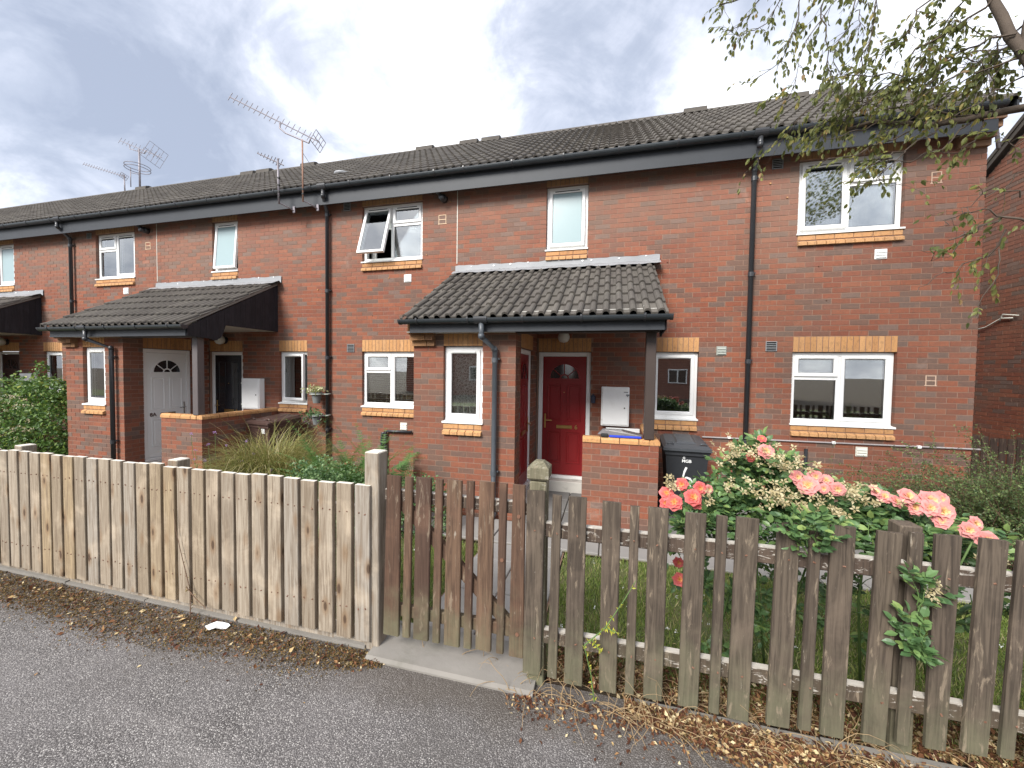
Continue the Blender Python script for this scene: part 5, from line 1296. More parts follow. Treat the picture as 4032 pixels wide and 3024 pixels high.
a1 = aerial('tallest aerial on a rusty pole, with a long many-toothed boom, beside the downpipe', [(-10.13, -.45, 4.79), (-10.14, -.45, 5.89)], M['rust'], [(-11.73, -.50, 6.86), (-9.80, -.42, 5.82)], 17, .17, ed, (.985, .22, .30), pr=.014,
    arm=[(-10.62, -.46, 6.27), (-10.62, -.46, 6.15), (-10.5, -.46, 6.05), (-10.14, -.45, 5.88), (-10.0, -.45, 5.81), (-9.97, -.44, 5.90)], strap=(0, (.12, .2)))
b = MB(); b.tube([(0.01, 0, .85), (.18, .1, .55), (.45, .35, .28), (1.0, .9, .35)], .004, 5); b.build('cable', M['gasket'], a1, smooth=True)
aerial('short aerial with a fat double boom on a black-taped pole, beside the tallest one', [(-10.66, -.45, 4.80), (-10.68, -.45, 5.62)], M['alu'], [(-11.09, -.5, 5.74), (-10.58, -.42, 5.50)], 8, lambda u: .06+.20*u, (.9, -.5, .25), pr=.017, strap=(0, (.1, .2, .32, .45)))
aerial('ridge aerial with a spiky crossed reflector and a round loop below, on a thick pole', [(-20.17, 3.3, 7.6), (-20.17, 3.3, 9.05)], M['alu'], [(-21.08, 3.3, 9.46), (-19.16, 3.3, 8.65)], 11, .22, ed, (.84, .55, .60), pr=.028,
    arm=[(-20.62, 3.3, 9.28), (-20.6, 3.3, 9.12), (-20.17, 3.3, 8.97), (-19.95, 3.3, 8.88), (-19.85, 3.3, 8.99)])
fmh = bpy.data.objects['ridge_dummy'] if 'ridge_dummy' in bpy.data.objects else None
t = [o for o in C.objects if o.get('label', '').startswith('ridge aerial with')][0]
b = MB(); n = 24; c_ = Vector((0, 0, .80))
for dz in (0, .09): b.tube([c_+Vector((-.09+.33*math.cos(i*6.283/n), .33*math.sin(i*6.283/n), dz)) for i in range(n+1)], .010, 6)
b.tube([(-.42, 0, .25), (-.42, 0, .89)], .014, 6); b.tube([(0, 0, .62), (-.40, 0, .72)], .010, 6); b.build('loop_antenna', M['alu'], t, smooth=True)
aerial('thin aerial at far left with its boom sloping away from a bent pole', [(-20.87, 3.3, 7.6), (-20.89, 3.3, 8.28)], M['alu'], [(-22.88, 3.3, 8.88), (-20.85, 3.3, 8.22)], 16, .12, ed, (.97, .16, .22), pr=.018)
aerial('aerial pole fixed to the right gable, half hidden by tree leaves', [(.32, .35, 4.85), (.30, .55, 6.3)], M['alu'], [(.28, .2, 6.1), (.32, 1.0, 6.35)], 6, .3, (1, 0, 0), pr=.022)
ca = MB(); n = 12; ca.lathe([(.001, .10), (.10, .095), (.17, .07), (.18, .03), (.12, 0)], (0, 0, 0), 14); ca.build('roof_vent_cowl', M['lead'], None, smooth=True, loc=(-10.2, .72, 5.79), label='small grey cowl sitting on the roof tiles right of the tallest aerial', cat='roof vent')

# ------------------------------------------------------------------ hanging pots on the downpipe
def pot(z, label, leafm, flower, cat='hanging pot'):
    t = empty('hanging_pot', (-9.945, -.06, z), None, label=label, cat=cat, group='pots clipped to the downpipe')
    b = MB(); n = 20; cx = -.16; b.tube([(cx+.115*math.cos(i*6.283/n), -.10+.115*math.sin(i*6.283/n), 0) for i in range(n+1)], .012, 8); b.tube([(-.05, -.06, 0), (.045, -.05, .0), (.05, .03, .01)], .014, 8); b.build('pot_ring', M['ventgreen'], t, smooth=True)
    b = MB(); b.lathe([(.001, -.17), (.062, -.17), (.092, 0), (.106, .0), (.106, .035), (.09, .035), (.085, .0), (.001, -.01)], (cx, -.10, 0), 20); b.build('pot', M['pot'], t, smooth=False)
    n = 170; P = RNG.normal(size=(n, 3))*np.array([.085, .075, .035])+np.array([cx-.02, -.11, .085 if not flower else .0])
    if flower: P[:, 2] += .05-np.abs(RNG.normal(size=n))*.10*(np.abs(P[:, 0]+.18) > .06); P[:, 0] = (P[:, 0]+.16)*1.35-.18; P[:, 1] -= .05
    leaves('pot_plant', P, .035, .06, leafm, t, wid=1.1, kind='stuff')
    if flower: leaves('pot_flowers', RNG.normal(size=(70, 3))*np.array([.10, .07, .05])+np.array([cx-.02, -.13, -.06]), .012, .02, M['lilac'], t, simple=True, kind='stuff')
pot(1.28, 'upper hanging pot with cream variegated leaves on the black downpipe', M['varieg'], False)
pot(.87, 'lower hanging pot with trailing green plant and lilac flowers on the black downpipe', M['cover'], True)

# ------------------------------------------------------------------ vegetation
def gy(P): return np.array([gh(y) for y in P[:, 1]])
BL_V = [(0, -.5, 0), (0, .5, 0), (.5, -.38, .02), (.5, .38, .02), (1, 0, -.12)]
BL_F3 = [(0, 2, 3), (0, 3, 1), (2, 4, 3)]
def lawn(name, x0, x1, y0, y1, n, parent=None, h0=.03, h1=.075, **k):
    P = np.stack([RNG.uniform(x0, x1, n), RNG.uniform(y0, y1, n), np.zeros(n)], 1)
    dens = np.sin(P[:, 0]*3.1+1)*np.sin(P[:, 1]*4.3)+np.sin(P[:, 0]*7.3+P[:, 1]*5.1)*.5; P = P[RNG.uniform(-1.3, .6, n) < dens+.35]; n = len(P)
    P[:, 2] = gy(P); up_ = np.stack([RNG.normal(size=n)*.45, RNG.normal(size=n)*.45, np.ones(n)], 1)
    d, y, z = frames(n, up_); Ls = RNG.uniform(h0, h1, n)[:, None]
    V, Fq, at = scatter(BL_V, BL_F3, P, d*Ls, y*.006, z*Ls, RNG.uniform(.01, 1, n))
    return link(name, bigmesh(name, V, Fq, M['grass'], at, nper=3), parent, kind='stuff', **k)
lawn('lawn_grass', -5.10, 1.5, -4.08, -2.30, 60000)
lawn('lawn_grass', -7.0, -5.99, -4.08, -2.37, 12000)
lawn('rough_grass', -13, -7.05, -4.08, -2.6, 26000, h1=.12)
def clover(name, x0, x1, y0, y1, n):
    P = np.stack([RNG.uniform(x0, x1, n), RNG.uniform(y0, y1, n), np.zeros(n)], 1); P[:, 2] = gy(P)+RNG.uniform(.05, .09, n)
    pts = np.repeat(P, 8, 0)+RNG.normal(size=(n*8, 3))*.006; leaves(name, pts, .008, .014, M['paint'], None, simple=True, kind='stuff')
clover('clover_flowers', -5.0, -2.0, -4.0, -2.5, 60); clover('clover_flowers', -6.95, -6.0, -4.0, -2.5, 14)

# litter and moss along the lane edge
def litter(name, n, fx, mt, L0, L1, flat=.35, **k):
    P = fx(n); nr = np.stack([RNG.normal(size=len(P))*flat, RNG.normal(size=len(P))*flat, np.ones(len(P))], 1); d = RNG.normal(size=(len(P), 3)); d[:, 2] *= flat
    return leaves(name, P, L0, L1, mt, None, dirs=d, nrm=nr, simple=True, kind='stuff', **k)
def strip_moss(n):
    x = RNG.uniform(-14, -6.0, n); w_ = .19+.05*np.sin(x*1.3)+.035*np.sin(x*3.1+1)+RNG.exponential(.05, n); w_ = np.where(x > -6.5, w_*np.clip((-6.0-x)/.5, 0, 1), w_)
    y = -4.215-np.abs(RNG.beta(1.3, 1.6, n))*(w_+.10); return np.stack([x, y, -.069+RNG.uniform(0, .010, n)], 1)
litter('moss_litter', 42000, strip_moss, M['moss'], .006, .018, .9)
litter('leaf_litter', 900, lambda n: strip_moss(n)+np.array([0, RNG.uniform(-.03, .0), .006]), M['litter'], .015, .045, .4)
def heap(n):
    x = RNG.uniform(-4.55, -2.0, n); w_ = np.clip((x+4.75)*.33, .05, .62)
    y = -4.19-RNG.beta(1.1, 1.9, n)*w_; return np.stack([x, y, -.066+RNG.uniform(0, .03, n)*np.clip(1-(-4.19-y)/w_, 0, 1)], 1)
litter('petal_heap', 9000, heap, M['litter'], .014, .036, .55)
litter('moss_litter', 12000, heap, M['moss'], .006, .02, .9)
def scat(n):
    x = RNG.uniform(-5.2, -4.2, n); y = -4.25-np.abs(RNG.normal(size=n))*.09; return np.stack([x, y, -.066+RNG.uniform(0, .01, n)], 1)
litter('leaf_litter', 700, scat, M['litter'], .01, .03, .5)
def behind(n):
    x = RNG.uniform(-5.0, -2.0, n); y = -4.12+np.abs(RNG.normal(size=n))*.16; return np.stack([x, y, -.07+RNG.uniform(0, .03, n)], 1)
litter('leaf_litter', 7000, behind, M['litter'], .012, .04, .7); litter('moss_litter', 14000, behind, M['moss'], .008, .02, .9)
def oldgap(n): return None
def stray(n): return np.stack([RNG.uniform(-9, -3, n), RNG.uniform(-5.7, -4.5, n), np.full(n, -.064)], 1)
litter('stray_leaves', 26, stray, M['litter'], .012, .03, .25)
b = MB(); n = 14; vs = [(0, 0, .018)]+[(.10*random.uniform(.6, 1.1)*math.cos(i*6.283/n), .045*random.uniform(.6, 1.1)*math.sin(i*6.283/n), random.uniform(.0, .025)) for i in range(n)]
b.add(vs, [(0, i+1, (i+1) % n+1) for i in range(n)]); b.build('paper_scrap', M['paint'], None, loc=(-7.33, -4.30, -.064), rot=(0, 0, .3), label='crumpled white paper scrap lying in the moss below the pale fence', cat='litter')

# generic helpers for plants
def sprig(b, p0, d0, length, r0, droop=.3, n=5, bend=.25):
    p = Vector(p0); d = Vector(d0).normalized(); pts = [p.copy()]
    for i in range(n):
        d = (d+Vector((random.gauss(0, bend), random.gauss(0, bend), -droop*(i+1)/n*.6))).normalized(); p = p+d*length/n; pts.append(p.copy())
    b.tube(pts, [r0*(1-.75*i/n) for i in range(n+1)], 5, caps=False); return pts
def along(pts, m_):
    out = []; dirs = []
    for _ in range(m_):
        t_ = random.random()*(len(pts)-1); i = min(int(t_), len(pts)-2); f = t_-i; out.append(pts[i].lerp(pts[i+1], f)); dirs.append(pts[i+1]-pts[i])
    return out, dirs

# roses
PETV = []
for j in range(3):
    for i in range(3):
        u, v = (i-1), j/2
        wv = (.30, .52, .42)[j]
        PETV.append((v, u*wv, .16*abs(u)*(.5+v)+(.10*v*v)-.02*(j == 2)*(i == 1)))
PETF = [(j*3+i, j*3+i+1, (j+1)*3+i+1, (j+1)*3+i) for j in range(2) for i in range(2)]
rose_cache = {}
def rose_mesh(kind, var):
    key = (kind, var)
    if key in rose_cache: return rose_cache[key]
    rs = np.random.default_rng(100+var); V = []; Fq = []; A_ = []
    layers = [(6, 1.0, 8), (6, .86, 24), (6, .70, 40), (6, .52, 54), (5, .36, 66), (4, .22, 78)]
    for li, (m_, ln, el) in enumerate(layers):
        for k_ in range(m_):
            az_ = k_*2*math.pi/m_+li*.55+rs.uniform(-.15, .15); e_ = R(el+rs.uniform(-7, 7)); L_ = .052*ln*rs.uniform(.9, 1.08)
            d = np.array([math.cos(az_)*math.cos(e_), math.sin(az_)*math.cos(e_), math.sin(e_)]); s_ = np.array([-math.sin(az_), math.cos(az_), 0]); nn = np.cross(d, s_)
            b0 = len(V)
            for (u, v, w_) in PETV: V.append(d*u*L_+s_*v*L_*1.25+nn*(-w_)*L_*.9+d*0)
            for f in PETF:
                Fq.append([b0+q2 for q2 in f]); rr = (f[0]//3)*.5; A_.append(min(1, max(0, (.50, .42, .30, .14, .04, .0)[li]+rr*(.62 if li < 3 else .45)+rs.uniform(-.10, .10))))
    me = bigmesh('rose_flower', np.array(V), np.array(Fq), M['petal' if kind == 'r' else 'petalp'], A_, nper=4, smooth=True)
    rose_cache[key] = me; return me
random.seed(5)
def rose_bush(label, flowers, ells, stems, spent, extra=None, hips=0):
    t = empty('rose_bush', (ells[0][0][0], ells[0][0][1], -.08), None, label=label, cat='rose bush', group='rose bushes behind the old fence'); t0 = Vector(t.location)
    b = MB(); P = []; D = []
    for (c_, r_, n) in ells:
        c_ = Vector(c_); r_ = Vector(r_)
        for _ in range(n//22):
            u = Vector([random.gauss(0, 1) for _ in range(3)]).normalized()*random.random()**.4; p = Vector((c_.x+u.x*r_.x, c_.y+u.y*r_.y, c_.z+u.z*r_.z))
            out = (p-c_+Vector((0, 0, .12))).normalized()
            pts = sprig(b, p-t0-out*.08, out, .16, .0028, .5, 4, .25)
            # compound leaves of five leaflets
            for _ in range(5):
                q2, dd = along(pts, 1); q2 = q2[0]; ax = (out+Vector([random.gauss(0, .7) for _ in range(3)])).normalized(); sd_ = ax.cross(Vector((0, 0, 1))).normalized()
                for (f, s_) in ((1, 0), (.62, 1), (.62, -1), (.28, 1), (.28, -1)):
                    P.append(q2+ax*.055*f); D.append(ax*.6+sd_*s_*1.0 if s_ else ax)
    for (p0, p1) in stems:
        a_, c_ = Vector(p0)-t0, Vector(p1)-t0; mid = (a_+c_)/2+Vector((random.uniform(-.05, .05), random.uniform(-.05, .05), 0)); b.tube([a_, mid, c_], [.007, .006, .004], 6)
    b.build('stems', M['greenstem'], t, smooth=True)
    P = np.array([tuple(p) for p in P]); D = np.array([tuple(d) for d in D]); nr = RNG.normal(size=P.shape)*.45+np.array([0, -.35, .9])
    leaves('rose_leaves', P, .034, .056, M['rose_leaf'], t, dirs=D, nrm=nr, wid=1.05, kind='stuff')
    for (x, y, z, kd, s_) in flowers:
        dr_ = Vector((random.uniform(-.4, .35), -1.+random.uniform(-.2, .2), random.uniform(.15, .75))).normalized()
        o = link('rose_flower', rose_mesh(kd, random.randint(0, 3)), t, Vector((x, y, z))-t0); o.rotation_euler = (dr_.to_track_quat('Z', 'Y') @ Euler((0, 0, random.uniform(0, 6))).to_quaternion()).to_euler(); o.scale = (s_*.86,)*3
    # spent blooms: five-pointed calyx stars
    SP = []; SD = []; SN = []
    for (c_, r_, n) in spent:
        for _ in range(n):
            p = Vector((random.gauss(c_[0], r_[0]), random.gauss(c_[1], r_[1]), random.gauss(c_[2], r_[2]))); nn = Vector((random.gauss(0, .5), -.6+random.gauss(0, .4), .7)).normalized(); t1 = nn.cross(Vector((1, 0, .1))).normalized(); t2 = nn.cross(t1)
            for k_ in range(5):
                a_ = k_*6.283/5+random.random()*.3; d = t1*math.cos(a_)+t2*math.sin(a_)+nn*.15; SP.append(p-t0+d*.003); SD.append(d); SN.append(nn)
    if SP: leaves('spent_blooms', np.array([tuple(p) for p in SP]), .016, .027, M['spent'], t, dirs=np.array([tuple(p) for p in SD]), nrm=np.array([tuple(p) for p in SN]), simple=True, wid=.9, kind='stuff')
    return t
rose_bush('rose bush with the cluster of deep coral flowers in front of the black bin',
    [(-4.295,-3.97,1.02,'r',1.0),(-4.20,-3.99,1.065,'r',1.05),(-4.335,-3.94,1.06,'r',.85),(-4.15,-3.93,1.105,'r',.8),(-4.25,-3.92,1.115,'r',.8),(-4.175,-3.96,1.02,'r',.7),(-4.34,-3.95,1.005,'r',.75),(-4.25,-3.9,.635,'r',.65),(-4.245,-3.92,.54,'r',.85),(-4.10,-3.92,1.10,'p',.55)],
    [((-4.14,-3.86,.90),(.16,.10,.12),560),((-4.13,-3.80,.55),(.20,.14,.30),300),((-3.95,-3.75,.25),(.25,.14,.22),200)],
    [((-4.1,-3.75,-.08),(-4.2,-3.93,1.0)),((-3.9,-3.75,-.08),(-4.15,-3.9,.9)),((-4.0,-3.7,-.08),(-3.8,-3.8,1.0))], [((-4.31,-3.95,1.13),(.02,.02,.02),9),((-4.11,-3.96,1.05),(.015,.02,.02),5)])
rose_bush('tall rose bush covered in beige spent blooms with a few pale pink roses',
    [(-3.80,-3.88,1.335,'p',.95),(-3.87,-3.86,1.29,'r',.6),(-3.81,-3.84,1.40,'r',.5),(-3.62,-3.95,1.175,'p',1.15),(-3.66,-3.93,1.21,'p',.8),(-3.575,-3.93,1.22,'p',.75),(-3.52,-3.92,1.20,'p',.75),(-3.48,-3.95,1.165,'p',.8),(-3.55,-3.96,1.165,'p',.6)],
    [((-3.77,-3.72,1.12),(.22,.16,.16),1150),((-3.56,-3.78,1.02),(.24,.14,.12),900),((-3.95,-3.78,1.0),(.14,.12,.12),420),((-3.72,-3.86,.88),(.30,.06,.10),560),((-3.70,-4.20,.99),(.17,.05,.07),300),((-3.80,-3.74,1.30),(.16,.12,.08),360),((-3.75,-3.70,.5),(.35,.18,.35),420)],
    [((-3.7,-3.7,-.08),(-3.8,-3.8,1.25)),((-3.65,-3.7,-.08),(-3.6,-3.9,1.1)),((-3.75,-3.72,-.08),(-3.95,-3.8,.95)),((-3.6,-3.75,-.08),(-3.5,-3.9,1.05))],
    [((-3.98,-3.88,1.33),(.07,.04,.035),20),((-3.80,-3.90,1.29),(.09,.04,.045),30),((-3.68,-3.92,1.27),(.06,.04,.035),20),((-3.84,-3.97,1.13),(.09,.03,.03),34),((-3.74,-3.97,1.09),(.07,.03,.035),24),((-3.62,-3.98,1.05),(.05,.03,.03),10)])
rose_bush('long low rose bush with pale pink clusters over the right of the old fence',
    [(-3.30,-3.93,1.165,'p',.7),(-3.26,-3.93,1.14,'p',.75),(-3.22,-3.95,1.125,'p',.7),(-3.17,-3.95,1.155,'p',.9),(-3.14,-3.95,1.10,'p',.9),(-3.07,-3.94,1.14,'p',1.05),(-3.03,-3.96,1.095,'p',1.1),(-3.09,-3.97,1.11,'p',.9),(-3.02,-3.92,1.145,'p',.9),(-3.04,-3.97,1.05,'p',.8),
     (-2.93,-3.97,1.015,'p',.85),(-2.89,-3.95,1.045,'p',.7),(-2.865,-3.98,.975,'p',.95)],
    [((-3.28,-3.80,.98),(.30,.14,.13),1150),((-3.30,-3.92,.93),(.26,.06,.10),500),((-3.0,-3.78,.90),(.28,.14,.14),520),((-3.3,-3.72,.50),(.40,.20,.36),560),((-2.75,-3.75,.72),(.35,.18,.28),500)],
    [((-3.2,-3.7,-.08),(-3.3,-3.9,1.05)),((-3.1,-3.7,-.08),(-3.05,-3.9,1.05)),((-3.15,-3.72,-.08),(-2.9,-3.95,.95)),((-2.9,-3.75,-.08),(-3.1,-3.9,.9))],
    [((-3.40,-3.93,1.155),(.06,.03,.03),26),((-3.33,-3.95,1.13),(.05,.03,.03),12),((-3.50,-3.98,1.06),(.04,.02,.03),14),((-2.85,-4.0,.90),(.03,.03,.04),8)])
rose_bush('short rose spray hanging through the fence onto its front',
    [], [((-3.27,-4.26,.62),(.075,.03,.13),130),((-3.31,-4.25,.80),(.07,.03,.05),66)], [((-3.27,-4.12,.85),(-3.27,-4.26,.5))], [((-3.27,-4.28,.83),(.02,.015,.04),9)])

# cotoneaster-like shrub by the right wall
def shrub(label, c_, n, ln, leafm, L0, L1, m_, spread=(1., .5), up_=(.55, 1.1), lean=(0, 0), col=M['stem']):
    t = empty('shrub', c_, None, label=label, cat='shrub'); b = MB(); P = []; D = []
    for _ in range(n):
        p0 = Vector((random.gauss(0, spread[0]*.4), random.gauss(0, spread[1]*.4), 0)); az_ = random.uniform(0, 6.283)
        d = Vector((math.cos(az_)*spread[0]+lean[0], math.sin(az_)*spread[1]+lean[1], random.uniform(*up_)))
        pts = sprig(b, p0, d, ln*random.uniform(.55, 1.1), .004, .55, 7, .12); q2, dd = along(pts[1:], m_)
        for p, d2 in zip(q2, dd): P.append(tuple(p+Vector([random.gauss(0, .012) for _ in range(3)]))); D.append(tuple(d2.normalized()*.5+Vector([random.gauss(0, .8) for _ in range(3)])))
    b.build('stems', col, t, smooth=True); P = np.array(P); P[:, 2] = np.maximum(P[:, 2], .0)
    leaves('foliage', P, L0, L1, leafm, t, dirs=np.array(D), nrm=RNG.normal(size=P.shape)*.6+np.array([0, -.3, .8]), simple=True, wid=1., kind='stuff'); return t
random.seed(9)
shrub('dense dark green shrub with arching twigs at the right edge below the gas pipe', (-.55, -1.25, -.2), 650, 1.42, M['hedge_leaf'], .016, .030, 120, (.75, .40), (.6, 1.7))
shrub('thin lacy shrub with long sparse twigs against the wall below the low vent', (-1.65, -.75, -.2), 70, 1.15, M['hedge_leaf'], .012, .022, 55, (.60, .25), (.8, 1.6), (.1, 0))
# left flowering bush
t = empty('flowering_bush', (-15.55, -1.25, -.15), None, label='big leafy green bush with cream and pink blossoms at the left, against the brick bay', cat='bush')
b = MB(); P = []
cls = [((-.2, 0, .75), (1.25, .65, .62)), ((.45, .05, .65), (.85, .6, .6)), ((-1.4, .1, .8), (1.0, .7, .7)), ((.05, 0, 1.30), (.55, .35, .22)), ((.0, -.05, 1.45), (.12, .12, .38)), ((.9, .2, .3), (.5, .5, .4))]
for (c_, r_), n in zip(cls, (4200, 2600, 3200, 900, 150, 900)):
    u = RNG.normal(size=(n, 3)); u /= np.linalg.norm(u, axis=1, keepdims=True); u *= (RNG.uniform(.45, 1, (n, 1))**.35)*(1+.18*np.sin(u[:, :1]*9+u[:, 2:]*7)); P.append(u*np.array(r_)+np.array(c_))
P = np.concatenate(P); P[:, 2] *= 1.1; P = P[(P[:, 2] > .0) & (P[:, 0] < 1.08)]
for _ in range(40): sprig(b, (random.gauss(0, .15), random.gauss(0, .1), 0), (random.uniform(-1, 1), random.uniform(-.5, .5), 1.2), 1.2, .008, .2, 6, .2)
for _ in range(14):
    x_ = random.uniform(-1.2, .8); sprig(b, (x_, random.uniform(-.3, .2), 1.1), (random.uniform(-.4, .4), 0, 1), .35, .004, .1, 4, .15)
b.build('stems', M['stem'], t, smooth=True)
leaves('foliage', P, .045, .085, M['bush_leaf'], t, nrm=RNG.normal(size=P.shape)*.5+np.array([.1, -.5, .8]), wid=1.0, kind='stuff')
bp = []
for _ in range(60):
    a_, e_ = random.uniform(2.6, 6.6), random.uniform(-.3, 1.2); c_ = Vector((random.uniform(-1.4, .9), -.62*math.cos(e_*.6), .75+.62*math.sin(e_))); bp += [tuple(c_+Vector([random.gauss(0, .018) for _ in range(3)])) for _ in range(12)]
leaves('blossoms', np.array(bp), .016, .034, M['blossom'], t, simple=True, wid=.8, kind='stuff')

# ornamental grass with lilac flowers
t = empty('ornamental_grass', (-9.35, -1.9, -.15), None, label='large arching clump of bronze green ornamental grass in front of the brown bin', cat='grass clump')
n = 6200; V = []; Fq = []; A_ = []
seg = 7
for i in range(n):
    az_ = RNG.uniform(0, 6.283); el = RNG.uniform(.35, 1.35); L_ = RNG.uniform(.85, 1.42); wd = RNG.uniform(.004, .009); p = np.array([RNG.normal()*.20, RNG.normal()*.13, 0.]); d = np.array([math.cos(az_)*math.cos(el), math.sin(az_)*math.cos(el), math.sin(el)])
    s_ = np.array([-math.sin(az_), math.cos(az_), 0]); b0 = len(V); dro = RNG.uniform(.30, .60)
    for k_ in range(seg+1):
        w_ = wd*(1-.85*k_/seg); V += [p-s_*w_, p+s_*w_]; d = d+np.array([0, 0, -dro*(k_+1)/seg]); d = d/np.linalg.norm(d); p = p+d*L_/seg
        if p[2] < .02: p[2] = .02
    c0 = RNG.uniform(.05, .75)
    for k_ in range(seg): Fq.append([b0+2*k_, b0+2*k_+1, b0+2*k_+3, b0+2*k_+2]); A_.append(min(1, c0+.28*k_/seg*RNG.uniform(.4, 1.3)))
link('grass_blades', bigmesh('grass_blades', np.array(V), np.array(Fq), M['blade'], A_, nper=4), t, kind='stuff')
vb = empty('verbena', (-9.9, -2.1, -.15), None, label='thin stemmed plant with small round lilac flower heads rising from the long grass', cat='flowers')
b = MB(); fl = []
for (x, z) in ((-.45, .98), (-.15, 1.0), (-.40, .80), (-.22, .62), (-.55, .72), (-.42, .62), (-.50, .55), (.45, .92), (.20, .86), (.42, .72), (.38, .64), (.40, .50), (.85, .55)):
    x -= .0; y_ = random.uniform(-.2, .1); b.tube([(x*.5, y_*.3, 0), (x*.9, y_, z*.6), (x, y_, z)], .003, 4); fl += [tuple(Vector((x, y_, z))+Vector([random.gauss(0, .009) for _ in range(3)])) for _ in range(26)]
b.build('stems', M['greenstem'], vb); leaves('flower_heads', np.array(fl), .009, .014, M['lilac'], vb, simple=True, wid=1.2, kind='stuff')

# fern
t = empty('fern', (-7.75, -2.2, -.05), None, label='bright green fern with upright feathery fronds behind the tall pale post', cat='fern'); random.seed(31)
for k_ in range(40):
    az_ = random.uniform(0, 6.283); el = random.uniform(.85, 1.35) if k_ < 30 else random.uniform(.35, .7); L_ = random.uniform(1.1, 1.45); p = Vector((random.gauss(0, .16), random.gauss(0, .06), 0)); d = Vector((math.cos(az_)*math.cos(el), math.sin(az_)*math.cos(el)*.7, math.sin(el)))
    P = []; D = []; Nn = []; Ls = []; pts = [p.copy()]
    for i in range(30):
        d = (d+Vector((0, 0, -.040))).normalized(); p = p+d*L_/30; pts.append(p.copy())
        if i > 3 and i % 5 != 2:
            s_ = d.cross(Vector((0, 0, 1))).normalized(); nn = s_.cross(d); u = i/30; ln = .20*math.sin(min(1, (u-.08)*1.7)*math.pi*.62+.3)*(1.15-u*.95)
            for sg in (-1, 1):
                ax = (s_*sg+d*.55+Vector((0, 0, -.15+random.uniform(-.08, .08)))).normalized()
                m2 = 6
                for q2 in range(m2):
                    for s3 in (-1, 1): P.append(tuple(p+ax*ln*(q2+.3)/m2)); D.append(tuple((ax*.35+d*s3).normalized())); Nn.append(tuple(nn)); Ls.append(ln*.24*(1-.7*q2/m2))
    n = len(P); dd, yy, z_ = frames(n, np.array(D), np.array(Nn)); Ls = np.array(Ls)[:, None]; V, Fq, at = scatter(LEAF4_V, LEAF4_F, np.array(P), dd*Ls, yy*Ls*1.45, z_*Ls, RNG.uniform(.1, 1, n)*.5+.5*random.random())
    fr = link('frond', bigmesh('frond', V, Fq, M['fern'], at), t)
    b = MB(); b.tube(pts[::3], [.004*(1-i/12) for i in range(len(pts[::3]))], 4, caps=False); b.build('frond_stem', M['greenstem'], fr)
def cover(label, c_, r_, n, mt, L0, L1, name='ground_cover'):
    t = empty(name, c_, None, label=label, cat='plant'); u = RNG.normal(size=(n, 3)); u /= np.linalg.norm(u, axis=1, keepdims=True); u *= RNG.uniform(.5, 1, (n, 1))**.4*(1+.15*np.sin(u[:, :1]*11+u[:, 1:2]*13)); u[:, 2] = np.abs(u[:, 2]); P = u*np.array(r_)
    leaves('foliage', P, L0, L1, mt, t, nrm=RNG.normal(size=P.shape)*.5+np.array([0, -.3, 1]), wid=1.5, kind='stuff'); b = MB()
    for _ in range(30): q2 = P[random.randrange(len(P))]; b.tube([(q2[0]*.4, q2[1]*.4, 0), tuple(q2)], .0025, 4, caps=False)
    b.build('stems', M['greenstem'], t); return t
cover('mound of soft blue green ground cover at the foot of the fern', (-7.85, -2.65, -.13), (.78, .45, .80), 8500, M['cover'], .02, .038)
cover('green leafy mound right of the tall pale post, against the brick bay', (-6.85, -2.15, -.16), (.40, .4, .62), 2000, M['cover'], .02, .04)
cover('small bright yellow green plant just above the pale fence', (-7.93, -2.95, -.1), (.12, .12, .66), 420, M['yellow'], .018, .03, 'yellow_plant')
cover('green undergrowth between the long grass and the fence', (-8.75, -3.1, -.1), (.9, .45, .38), 2600, M['cover'], .025, .045, 'undergrowth')

